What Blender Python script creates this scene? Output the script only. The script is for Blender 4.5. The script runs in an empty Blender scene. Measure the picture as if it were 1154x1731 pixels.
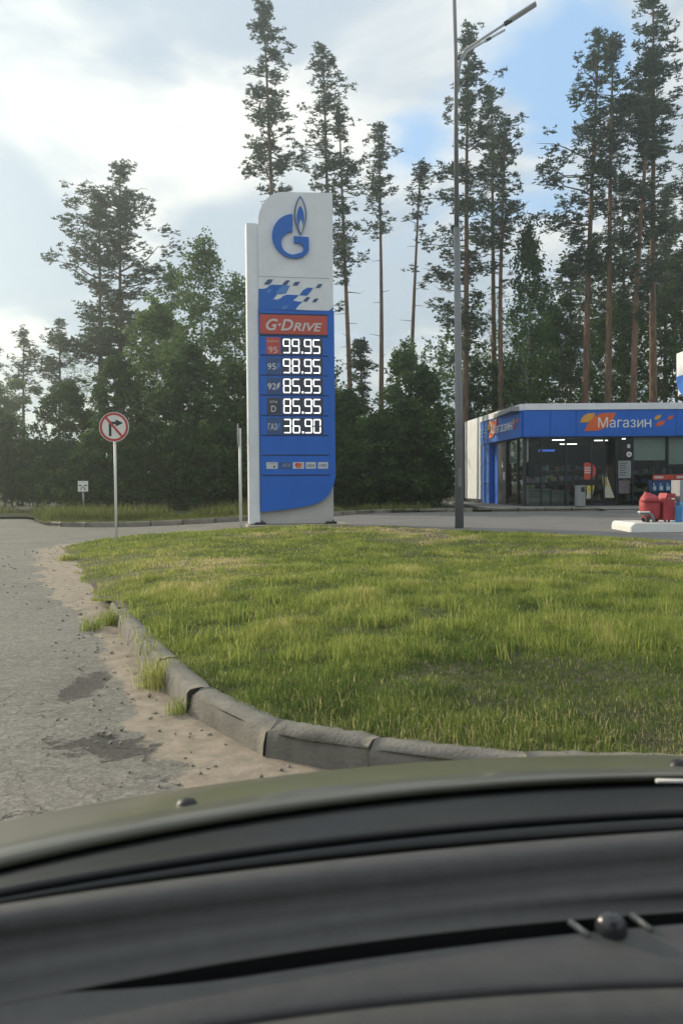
import bpy, bmesh, math, random
import numpy as np
from mathutils import Matrix, Vector

# ------------------------------------------------------------------ camera, sky, sun, exposure
SC = bpy.context.scene
COL = SC.collection
F, CU, CV, HZ = 1400.0, 577.0, 865.5, 820.0
EYE = Vector((0.0, 0.0, 1.25))
PITCH = math.atan((CV - HZ) / F)
ROT = Matrix.Rotation(math.radians(90) - PITCH, 3, 'X') @ Matrix.Rotation(math.radians(-0.4), 3, 'Z')

cd = bpy.data.cameras.new('camera')
cam = bpy.data.objects.new('camera', cd)
COL.objects.link(cam)
cam.matrix_world = Matrix.Translation(EYE) @ ROT.to_4x4()
cd.sensor_fit = 'VERTICAL'
cd.sensor_height = 36.0
cd.lens = F / 1731.0 * 36.0
cd.clip_start = 0.05
cd.clip_end = 2000
cd.dof.use_dof = True
cd.dof.focus_distance = 18.0
cd.dof.aperture_fstop = 7.0
SC.camera = cam

SUN_DIR = Vector((-0.77, 0.56, 0.33)).normalized()


def ray(u, v):
    return (ROT @ Vector(((u - CU) / F, (CV - v) / F, -1.0))).normalized()


def at(u, v, d):
    """the point seen at (u, v) that is d metres ahead"""
    r = ray(u, v)
    return EYE + r * (d / r.y)


def onz(u, v, z):
    """the point seen at (u, v) that lies at height z"""
    r = ray(u, v)
    return EYE + r * ((z - EYE.z) / r.z)


world = bpy.data.worlds.new('World')
SC.world = world
world.use_nodes = True
WN, WL = world.node_tree.nodes, world.node_tree.links
WN.clear()


def wn(t, **kw):
    n = WN.new(t)
    for k, val in kw.items():
        setattr(n, k, val)
    return n


def wmath(op, a, b=None, c=None, clamp=False):
    n = wn('ShaderNodeMath', operation=op, use_clamp=clamp)
    for i, q in enumerate((a, b, c)):
        if q is None:
            continue
        if isinstance(q, (int, float)):
            n.inputs[i].default_value = q
        else:
            WL.new(q, n.inputs[i])
    return n.outputs[0]


tc = wn('ShaderNodeTexCoord')
nrm = wn('ShaderNodeVectorMath', operation='NORMALIZE')
WL.new(tc.outputs['Generated'], nrm.inputs[0])
sep = wn('ShaderNodeSeparateXYZ')
WL.new(nrm.outputs[0], sep.inputs[0])
zz = wmath('ADD', wmath('MAXIMUM', sep.outputs[2], 0.0), 0.22)
comb = wn('ShaderNodeCombineXYZ')
WL.new(wmath('DIVIDE', sep.outputs[0], zz), comb.inputs[0])
WL.new(wmath('DIVIDE', sep.outputs[1], zz), comb.inputs[1])


def wnoise(scale, detail, rough, off, dist=0.0):
    mp = wn('ShaderNodeMapping')
    mp.inputs['Location'].default_value = off
    WL.new(comb.outputs[0], mp.inputs[0])
    n = wn('ShaderNodeTexNoise')
    n.inputs['Scale'].default_value = scale
    n.inputs['Detail'].default_value = detail
    n.inputs['Roughness'].default_value = rough
    n.inputs['Distortion'].default_value = dist
    WL.new(mp.outputs[0], n.inputs['Vector'])
    return n.outputs['Fac']


def wblob(u, v, deg, amount):
    """a soft patch of the cloud pattern round one direction of the sky"""
    d = ray(u, v)
    n = wn('ShaderNodeVectorMath', operation='DOT_PRODUCT')
    WL.new(nrm.outputs[0], n.inputs[0])
    n.inputs[1].default_value = d
    ang = wmath('ARCCOSINE', wmath('MINIMUM', n.outputs['Value'], 1.0))
    k = wmath('DIVIDE', ang, math.radians(deg))
    return wmath('MULTIPLY', wmath('POWER', 2.718, wmath('MULTIPLY', wmath('MULTIPLY', k, k), -1.0)), amount)


def wsum(*a):
    s = a[0]
    for q in a[1:]:
        s = wmath('ADD', s, q)
    return s


def wrange(val, a, b, lo=0.0, hi=1.0):
    n = wn('ShaderNodeMapRange', interpolation_type='SMOOTHSTEP')
    for i, q in enumerate((a, b, lo, hi)):
        n.inputs[i + 1].default_value = q
    WL.new(val, n.inputs[0])
    return n.outputs[0]


sky = wn('ShaderNodeTexSky', sky_type='NISHITA')
sky.sun_disc = False
sky.sun_elevation = math.asin(SUN_DIR.z)
sky.sun_rotation = math.atan2(SUN_DIR.x, SUN_DIR.y)
sky.dust_density = 2.0
cover = wsum(wnoise(1.7, 9, 0.56, (3.1, 7.7, 0), 0.5),
             wblob(965, 110, 5.0, -0.26), wblob(925, 290, 4.5, -0.21), wblob(690, 240, 3.5, -0.19), wblob(600, 330, 4.0, 0.10), wblob(620, 130, 4.0, 0.12),
             wblob(845, 190, 3.0, 0.14), wblob(1090, 300, 5.0, 0.12), wblob(120, 130, 9.0, 0.12), wblob(90, 450, 3.0, -0.10))
cmask = wrange(cover, 0.27, 0.46)
shade = wsum(wnoise(2.6, 7, 0.55, (1.2, -4.0, 0), 0.4),
             wblob(150, 250, 9.0, 0.16), wblob(250, 90, 3.5, -0.12), wblob(330, 200, 2.5, -0.08), wblob(40, 450, 4.5, -0.44), wblob(370, 420, 4.5, -0.48),
             wblob(700, 470, 6.0, -0.22), wblob(700, 60, 8.0, -0.10), wblob(30, 550, 2.5, 0.2), wblob(350, 300, 5.0, 0.12), wblob(40, 90, 4, -.12))
cb = wrange(shade, 0.36, 0.68)
sd = wn('ShaderNodeVectorMath', operation='DOT_PRODUCT')
WL.new(nrm.outputs[0], sd.inputs[0])
sd.inputs[1].default_value = SUN_DIR
glow = wrange(sd.outputs['Value'], 0.2, 1.0, 1.0, 1.10)
ccol = wn('ShaderNodeMix', data_type='RGBA')
WL.new(cb, ccol.inputs['Factor'])
ccol.inputs['A'].default_value = (3.3, 3.8, 4.4, 1)
ccol.inputs['B'].default_value = (6.5, 6.4, 6.05, 1)
gl = wn('ShaderNodeVectorMath', operation='SCALE')
WL.new(ccol.outputs['Result'], gl.inputs[0])
WL.new(glow, gl.inputs['Scale'])
pale = wn('ShaderNodeMix', data_type='RGBA')          # thin veil in the clear parts
pale.inputs['Factor'].default_value = 0.55
WL.new(sky.outputs[0], pale.inputs['A'])
pale.inputs['B'].default_value = (3.0, 4.9, 7.6, 1)
smix = wn('ShaderNodeMix', data_type='RGBA')
WL.new(cmask, smix.inputs['Factor'])
WL.new(pale.outputs['Result'], smix.inputs['A'])
WL.new(gl.outputs[0], smix.inputs['B'])
bg = wn('ShaderNodeBackground')
bg.inputs['Strength'].default_value = 0.10
WL.new(smix.outputs['Result'], bg.inputs['Color'])
wo = wn('ShaderNodeOutputWorld')
WL.new(bg.outputs[0], wo.inputs['Surface'])

sl = bpy.data.lights.new('sun', 'SUN')
sl.energy = 2.6
sl.angle = math.radians(0.6)
sl.color = (1.0, 0.86, 0.66)
sun = bpy.data.objects.new('sun', sl)
COL.objects.link(sun)
sun.location = (-30, 12, 20)
sun.rotation_euler = SUN_DIR.to_track_quat('Z', 'Y').to_euler()

SC.view_settings.view_transform = 'Standard'
SC.view_settings.look = 'None'
SC.view_settings.exposure = 0.82
SC.view_settings.gamma = 1.0
SC.view_settings.use_curve_mapping = False
SC.render.engine = 'CYCLES'
SC.cycles.use_denoising = True
SC.cycles.max_bounces = 8
SC.cycles.transparent_max_bounces = 12
SC.cycles.caustics_reflective = False
SC.cycles.caustics_refractive = False

rng = np.random.default_rng(7)
random.seed(7)


# ------------------------------------------------------------------ materials
def M(name, col, rough=0.6, metal=0.0, var=0.10, scale=6.0, bump=0.0, bscale=80.0, coat=0.0, spec=0.5, col2=None, emit=0.0):
    m = bpy.data.materials.new(name)
    m.use_nodes = True
    nt = m.node_tree
    b = nt.nodes['Principled BSDF']
    b.inputs['Roughness'].default_value = rough
    b.inputs['Metallic'].default_value = metal
    b.inputs['Coat Weight'].default_value = coat
    b.inputs['Coat Roughness'].default_value = 0.12
    b.inputs['Specular IOR Level'].default_value = spec
    t = nt.nodes.new('ShaderNodeTexCoord')
    n = nt.nodes.new('ShaderNodeTexNoise')
    n.inputs['Scale'].default_value = scale
    n.inputs['Detail'].default_value = 6
    n.inputs['Roughness'].default_value = 0.6
    nt.links.new(t.outputs['Object'], n.inputs['Vector'])
    mr = nt.nodes.new('ShaderNodeMapRange')
    mr.inputs[1].default_value, mr.inputs[2].default_value = 0.3, 0.7
    nt.links.new(n.outputs['Fac'], mr.inputs[0])
    mx = nt.nodes.new('ShaderNodeMix')
    mx.data_type = 'RGBA'
    nt.links.new(mr.outputs[0], mx.inputs['Factor'])
    c2 = col2 or tuple(min(1, c * (1 + var)) for c in col)
    c1 = col if col2 else tuple(c * (1 - var) for c in col)
    mx.inputs['A'].default_value = (*c1, 1)
    mx.inputs['B'].default_value = (*c2, 1)
    nt.links.new(mx.outputs['Result'], b.inputs['Base Color'])
    if emit:
        b.inputs['Emission Color'].default_value = (*col, 1)
        b.inputs['Emission Strength'].default_value = emit
    if bump:
        n2 = nt.nodes.new('ShaderNodeTexNoise')
        n2.inputs['Scale'].default_value = bscale
        n2.inputs['Detail'].default_value = 5
        nt.links.new(t.outputs['Object'], n2.inputs['Vector'])
        bp = nt.nodes.new('ShaderNodeBump')
        bp.inputs['Strength'].default_value = bump
        bp.inputs['Distance'].default_value = 0.02
        nt.links.new(n2.outputs['Fac'], bp.inputs['Height'])
        nt.links.new(bp.outputs[0], b.inputs['Normal'])
    return m


def ramp_mat(name, stops, trans=0.35, gain=1.0, rough=0.7):
    """leaf and blade material: colour from the per-leaf attribute 'tint', part of the light passes through"""
    m = bpy.data.materials.new(name)
    m.use_nodes = True
    nt = m.node_tree
    nt.nodes.clear()
    a = nt.nodes.new('ShaderNodeAttribute')
    a.attribute_name = 'tint'
    r = nt.nodes.new('ShaderNodeValToRGB')
    el = r.color_ramp.elements
    while len(el) < len(stops):
        el.new(0.5)
    for e, (p, c) in zip(el, stops):
        e.position = p
        e.color = (*[q * gain for q in c], 1)
    nt.links.new(a.outputs['Fac'], r.inputs[0])
    d = nt.nodes.new('ShaderNodeBsdfDiffuse')
    tr = nt.nodes.new('ShaderNodeBsdfTranslucent')
    mx = nt.nodes.new('ShaderNodeMixShader')
    mx.inputs[0].default_value = trans
    o = nt.nodes.new('ShaderNodeOutputMaterial')
    nt.links.new(r.outputs[0], d.inputs[0])
    nt.links.new(r.outputs[0], tr.inputs[0])
    nt.links.new(d.outputs[0], mx.inputs[1])
    nt.links.new(tr.outputs[0], mx.inputs[2])
    nt.links.new(mx.outputs[0], o.inputs[0])
    return m


def glass_mat(name, tint, rough=0.02, ior=1.5):
    m = bpy.data.materials.new(name)
    m.use_nodes = True
    nt = m.node_tree
    nt.nodes.clear()
    lw = nt.nodes.new('ShaderNodeLayerWeight')         # same reflection from both sides of the thin pane
    pw = nt.nodes.new('ShaderNodeMath')
    pw.operation = 'POWER'
    pw.inputs[1].default_value = 5.0
    nt.links.new(lw.outputs['Facing'], pw.inputs[0])
    fr = nt.nodes.new('ShaderNodeMath')
    fr.operation = 'MULTIPLY_ADD'
    fr.inputs[1].default_value = 0.8
    fr.inputs[2].default_value = ((ior - 1) / (ior + 1)) ** 2
    nt.links.new(pw.outputs[0], fr.inputs[0])
    t = nt.nodes.new('ShaderNodeBsdfTransparent')
    t.inputs[0].default_value = (*tint, 1)
    g = nt.nodes.new('ShaderNodeBsdfGlossy')
    g.inputs['Roughness'].default_value = rough
    mx = nt.nodes.new('ShaderNodeMixShader')
    o = nt.nodes.new('ShaderNodeOutputMaterial')
    nt.links.new(fr.outputs[0], mx.inputs[0])
    nt.links.new(t.outputs[0], mx.inputs[1])
    nt.links.new(g.outputs[0], mx.inputs[2])
    nt.links.new(mx.outputs[0], o.inputs[0])
    return m


def clear_mat(name):
    m = bpy.data.materials.new(name)
    m.use_nodes = True
    nt = m.node_tree
    nt.nodes.clear()
    t = nt.nodes.new('ShaderNodeBsdfTransparent')
    t.inputs[0].default_value = (0.97, 0.98, 0.97, 1)
    o = nt.nodes.new('ShaderNodeOutputMaterial')
    nt.links.new(t.outputs[0], o.inputs[0])
    return m


WHITE = M('white_cladding', (0.80, 0.82, 0.85), 0.45, var=0.06, scale=2.2)
WHITEP = M('white_paint', (0.78, 0.77, 0.73), 0.5, var=0.06, scale=5, bump=0.05)
PLINTH = M('plinth_cladding', (0.50, 0.48, 0.45), 0.5, var=0.06, scale=2)
BLUE = M('blue_cladding', (0.022, 0.145, 0.60), 0.45, var=0.08, scale=1.6, spec=.3)
BLUE2 = M('logo_blue', (0.022, 0.15, 0.56), 0.45, var=0.04, spec=.3)
BLUE3 = M('light_blue_print', (0.08, 0.24, 0.60), 0.45, var=0.04)
BLUE4 = M('dark_blue_print', (0.04, 0.09, 0.24), 0.45, var=0.05)
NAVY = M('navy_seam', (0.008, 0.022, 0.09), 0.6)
RED = M('red_plate', (0.55, 0.075, 0.05), 0.45, var=0.05)
REDP = M('red_plastic', (0.40, 0.045, 0.055), 0.6, var=0.12, scale=9, bump=0.1, bscale=14)
PINKW = M('pale_lettering', (0.66, 0.60, 0.60), 0.5, var=0.03)
LETTER = M('white_lettering', (0.80, 0.80, 0.80), 0.45, var=0.02)
ORANGE = M('orange_print', (0.72, 0.13, 0.03), 0.45, var=0.05)
YELLOW = M('amber_print', (0.75, 0.36, 0.04), 0.45, var=0.05)
DISPLAY = M('display_face', (0.045, 0.05, 0.085), 0.35, var=0.06)
LED = M('lit_led', (1.0, 1.0, 1.0), 0.5, var=0.0, emit=0.72)
BLACK = M('black_print', (0.015, 0.015, 0.017), 0.5)
DARKM = M('dark_metal', (0.03, 0.032, 0.036), 0.4, metal=0.3, var=0.15)
GALV = M('galvanised_steel', (0.20, 0.205, 0.215), 0.5, metal=0.35, var=0.16, scale=3, bump=0.03)
LAMPG = M('lamp_grey', (0.42, 0.43, 0.44), 0.45, var=0.06)
CARDS = M('card_white', (0.60, 0.62, 0.66), 0.5, var=0.03)
CONC = M('old_concrete', (0.125, 0.118, 0.102), 0.9, var=0.3, scale=7, bump=0.4, bscale=60, col2=(0.215, 0.20, 0.17))
CONC2 = M('pale_concrete', (0.30, 0.27, 0.22), 0.9, scale=6, bump=0.4, col2=(0.44, 0.40, 0.33))
KERBD = M('weathered_kerb', (0.15, 0.135, 0.11), 0.9, scale=3, bump=0.3, col2=(0.27, 0.24, 0.20))
PAVE = M('walkway_concrete', (0.20, 0.195, 0.185), 0.85, scale=3, bump=0.2, bscale=40, col2=(0.27, 0.26, 0.245))
GLASS = glass_mat('shop_glass', (0.72, 0.76, 0.74), ior=1.36)
BLIND = M('grey_blind', (0.66, 0.74, 0.70), 0.8, var=0.08, scale=4)
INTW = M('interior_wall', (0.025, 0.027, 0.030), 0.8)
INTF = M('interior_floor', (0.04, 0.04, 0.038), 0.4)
GREYP = M('grey_paint', (0.30, 0.31, 0.32), 0.5, var=0.08)
PUMPB = M('pale_blue_paint', (0.20, 0.42, 0.68), 0.45, var=0.05)
BUCKB = M('blue_plastic', (0.07, 0.26, 0.55), 0.4, var=0.1)
TUBE = M('lit_ceiling_lamp', (1.0, 0.97, 0.92), 0.5, var=0, emit=2.2)
NEON = M('lit_blue_sign', (0.10, 0.22, 0.95), 0.5, var=0, emit=0.5)
REFL_RED = M('sign_red', (0.50, 0.045, 0.055), 0.4, var=0.05)


# ------------------------------------------------------------------ mesh helpers
def mesh_np(name, V, polys, mat, parent=None, attrs=None, smooth=False):
    """V: n x 3 array; polys: list of (m x k) index arrays"""
    me = bpy.data.meshes.new(name)
    V = np.asarray(V, dtype=np.float32)
    me.vertices.add(len(V))
    me.vertices.foreach_set('co', V.ravel())
    loops = np.concatenate([p.ravel() for p in polys]).astype(np.int32)
    tot = np.concatenate([np.full(len(p), p.shape[1]) for p in polys]).astype(np.int32)
    start = np.concatenate([[0], np.cumsum(tot)[:-1]]).astype(np.int32)
    me.loops.add(len(loops))
    me.loops.foreach_set('vertex_index', loops)
    me.polygons.add(len(tot))
    me.polygons.foreach_set('loop_start', start)
    me.polygons.foreach_set('loop_total', tot)
    me.update(calc_edges=True)
    for k, a in (attrs or {}).items():
        at_ = me.attributes.new(k, 'FLOAT', 'POINT')
        at_.data.foreach_set('value', np.asarray(a, dtype=np.float32))
    if smooth:
        me.polygons.foreach_set('use_smooth', np.ones(len(tot), dtype=bool))
    me.materials.append(mat)
    o = bpy.data.objects.new(name, me)
    COL.objects.link(o)
    if parent is not None:
        o.parent = parent
    return o


class MB:
    """collects shapes, then links them as one mesh object"""

    def __init__(self):
        self.bm = bmesh.new()

    def box(self, x0, x1, y0, y1, z0, z1, bevel=0.0):
        t = bmesh.new()
        r = bmesh.ops.create_cube(t, size=1.0)
        for v in t.verts:
            v.co = Vector((x0 + (v.co.x + .5) * (x1 - x0), y0 + (v.co.y + .5) * (y1 - y0), z0 + (v.co.z + .5) * (z1 - z0)))
        if bevel:
            bmesh.ops.bevel(t, geom=list(t.edges), offset=bevel, segments=2, profile=0.5, affect='EDGES')
        self._merge(t)
        return self

    def _merge(self, t, mtx=None):
        if mtx is not None:
            bmesh.ops.transform(t, matrix=mtx, verts=t.verts)
        me = bpy.data.meshes.new('tmp')
        t.to_mesh(me)
        t.free()
        self.bm.from_mesh(me)
        bpy.data.meshes.remove(me)

    def prism(self, pts, y0, y1):
        """polygon in X-Z, from y0 (front) back to y1"""
        b = self.bm
        a = [b.verts.new((p[0], y0, p[1])) for p in pts]
        c = [b.verts.new((p[0], y1, p[1])) for p in pts]
        b.faces.new(a)
        b.faces.new(list(reversed(c)))
        n = len(pts)
        for i in range(n):
            j = (i + 1) % n
            b.faces.new((a[j], a[i], c[i], c[j]))
        return self

    def tube(self, path, rad, n=10, cap=True):
        b = self.bm
        P = [Vector(p) for p in path]
        if isinstance(rad, (int, float)):
            rad = [rad] * len(P)
        rings = []
        for i, p in enumerate(P):
            t = (P[min(i + 1, len(P) - 1)] - P[max(i - 1, 0)]).normalized()
            ref = Vector((1, 0, 0)) if abs(t.x) < .8 else Vector((0, 1, 0))
            s = t.cross(ref).normalized()
            q = t.cross(s)
            rings.append([b.verts.new(p + (s * math.cos(k * 2 * math.pi / n) + q * math.sin(k * 2 * math.pi / n)) * rad[i]) for k in range(n)])
        for r0, r1 in zip(rings, rings[1:]):
            for k in range(n):
                f = b.faces.new((r0[k], r0[(k + 1) % n], r1[(k + 1) % n], r1[k]))
                f.smooth = True
        if cap:
            b.faces.new(list(reversed(rings[0])))
            b.faces.new(rings[-1])
        return self

    def lathe(self, prof, cx=0, cy=0, n=20):
        b = self.bm
        rings = [[b.verts.new((cx + r * math.cos(k * 2 * math.pi / n), cy + r * math.sin(k * 2 * math.pi / n), z)) for k in range(n)] for r, z in prof]
        for r0, r1 in zip(rings, rings[1:]):
            for k in range(n):
                f = b.faces.new((r0[k], r0[(k + 1) % n], r1[(k + 1) % n], r1[k]))
                f.smooth = True
        b.faces.new(list(reversed(rings[0])))
        b.faces.new(rings[-1])
        return self

    def build(self, name, mat, parent=None, loc=None):
        bmesh.ops.recalc_face_normals(self.bm, faces=self.bm.faces)
        me = bpy.data.meshes.new(name)
        self.bm.to_mesh(me)
        self.bm.free()
        me.materials.append(mat)
        o = bpy.data.objects.new(name, me)
        COL.objects.link(o)
        if parent is not None:
            o.parent = parent
        if loc is not None:
            o.location = loc
        return o


def tag(o, label=None, cat=None, group=None, kind=None):
    if label:
        o['label'] = label
    if cat:
        o['category'] = cat
    if group:
        o['group'] = group
    if kind:
        o['kind'] = kind
    return o


def empty(name, loc=(0, 0, 0), rz=0.0):
    o = bpy.data.objects.new(name, None)
    COL.objects.link(o)
    o.location = loc
    o.rotation_euler = (0, 0, rz)
    o.empty_display_size = 0.2
    return o


def text(name, body, height, x, z, y, mat, parent, ext=0.01, shear=0.0, xs=1.0, fit=None, bold=0.0):
    """lettering in the X-Z plane facing -Y; x, z is the lower left corner, height that of the capitals"""
    cu = bpy.data.curves.new(name, 'FONT')
    cu.body = body
    cu.size = 20.0
    cu.extrude = 0.0
    cu.offset = bold * 20.0
    cu.shear = shear
    cu.resolution_u = 3
    tmp = bpy.data.objects.new('tmp', cu)
    COL.objects.link(tmp)
    dg = bpy.context.evaluated_depsgraph_get()
    me = bpy.data.meshes.new_from_object(tmp.evaluated_get(dg))
    bpy.data.objects.remove(tmp)
    bpy.data.curves.remove(cu)
    me.name = name
    co = np.empty(len(me.vertices) * 3, dtype=np.float32)
    me.vertices.foreach_get('co', co)
    co = co.reshape(-1, 3)
    s = height / 0.73 / 20.0
    X = (co[:, 0] - co[:, 0].min()) * s * xs
    if fit:
        X *= fit / X.max()
    Z = co[:, 1] * s
    me.vertices.foreach_set('co', np.stack([x + X, np.full(len(X), y), z + Z], 1).astype(np.float32).ravel())
    bm = bmesh.new()
    bm.from_mesh(me)
    r = bmesh.ops.extrude_face_region(bm, geom=list(bm.faces))
    for q in r['geom']:
        if isinstance(q, bmesh.types.BMVert):
            q.co.y -= ext
    bmesh.ops.recalc_face_normals(bm, faces=bm.faces)
    for q in bm.faces:
        q.smooth = False
    bm.to_mesh(me)
    bm.free()
    me.materials.clear()
    me.materials.append(mat)
    o = bpy.data.objects.new(name, me)
    COL.objects.link(o)
    o.parent = parent
    return o


def smooth(t):
    t = np.clip(t, 0, 1)
    return t * t * (3 - 2 * t)


_G = np.random.default_rng(99).random((257, 257))


def vnoise(x, y):
    x, y = np.asarray(x, float), np.asarray(y, float)
    xi, yi = np.floor(x).astype(int), np.floor(y).astype(int)
    fx, fy = smooth(x - xi), smooth(y - yi)
    a, b, c, d = (_G[(xi + i) % 256, (yi + j) % 256] for i, j in ((0, 0), (1, 0), (0, 1), (1, 1)))
    return (a * (1 - fx) + b * fx) * (1 - fy) + (c * (1 - fx) + d * fx) * fy


def fbm(x, y, s=1.0, oct=4):
    t, amp, n = 0.0, 0.5, 0.0
    for k in range(oct):
        t = t + amp * vnoise(x * s * 2 ** k + 17.3 * k, y * s * 2 ** k + 5.1 * k)
        n += amp
        amp *= 0.5
    return t / n


def catmull(P, per=8):
    P = np.array(P, float)
    out = []
    for i in range(len(P) - 1):
        p0, p1, p2, p3 = P[max(i - 1, 0)], P[i], P[i + 1], P[min(i + 2, len(P) - 1)]
        for t in np.linspace(0, 1, per, endpoint=False):
            out.append(0.5 * (2 * p1 + (p2 - p0) * t + (2 * p0 - 5 * p1 + 4 * p2 - p3) * t * t + (3 * p1 - p0 - 3 * p2 + p3) * t ** 3))
    out.append(P[-1])
    return np.array(out)


def inside(poly, x, y):
    r = np.zeros(np.shape(x), bool)
    n = len(poly)
    for i in range(n):
        x0, y0 = poly[i]
        x1, y1 = poly[(i + 1) % n]
        if y0 == y1:
            continue
        c = ((y0 > y) != (y1 > y)) & (x < (x1 - x0) * (y - y0) / (y1 - y0) + x0)
        r ^= c
    return r


def dist_line(P, x, y):
    """distance to the polyline P and the arc position of the nearest point"""
    best = np.full(np.shape(x), 1e9)
    arc = np.zeros(np.shape(x))
    s = 0.0
    for a, b in zip(P, P[1:]):
        d = b - a
        L = math.hypot(*d)
        t = np.clip(((x - a[0]) * d[0] + (y - a[1]) * d[1]) / max(L * L, 1e-9), 0, 1)
        q = np.hypot(x - a[0] - t * d[0], y - a[1] - t * d[1])
        m = q < best
        best = np.where(m, q, best)
        arc = np.where(m, s + t * L, arc)
        s += L
    return best, arc


def za(x, y):
    """height of the asphalt: level by the car, rising a little towards the station"""
    return 0.20 * smooth((np.asarray(y) - 9) / 10) * smooth((np.asarray(x) + 7) / 6)


# ------------------------------------------------------------------ lines of the plan
KERB = catmull([(9.0, 3.2), (5.5, 3.2), (2.6, 3.2), (1.4, 3.2), (.8, 3.25), (.39, 3.38), (-.135, 3.62), (-.395, 3.80), (-.86, 4.49), (-1.36, 5.65), (-1.79, 6.73), (-2.36, 8.33)], 8)
EDGE = catmull([(-2.36, 8.33), (-3.35, 10.9), (-4.2, 13.2), (-5.1, 15.4), (-5.6, 17.0), (-5.2, 18.4), (-3.6, 19.7), (-2.2, 20.5), (0.1, 20.6), (1.3, 19.7), (2.6, 18.5), (4.2, 17.2), (5.9, 15.7), (9.0, 13.9), (15, 12.0)], 8)
LAWN = np.concatenate([[(15, 3.2)], KERB, EDGE[1:]])
LEFT = np.concatenate([KERB, EDGE[1:40]])


def rows(poly, ys, n):
    """x interval of the polygon at each y"""
    V = []
    poly = np.asarray(poly)
    for y in ys:
        xs = []
        for i in range(len(poly)):
            (x0, y0), (x1, y1) = poly[i], poly[(i + 1) % len(poly)]
            if (y0 > y) != (y1 > y):
                xs.append((x1 - x0) * (y - y0) / (y1 - y0) + x0)
        a, b = (min(xs), max(xs))
        t = np.linspace(0, 1, n) ** 1.3
        V.append(np.stack([a + (b - a) * t, np.full(n, y)], 1))
    return np.array(V)


def grid_faces(nr, nc):
    i = np.arange(nr - 1)[:, None] * nc + np.arange(nc - 1)[None, :]
    i = i.ravel()
    return np.stack([i, i + 1, i + nc + 1, i + nc], 1)


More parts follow.
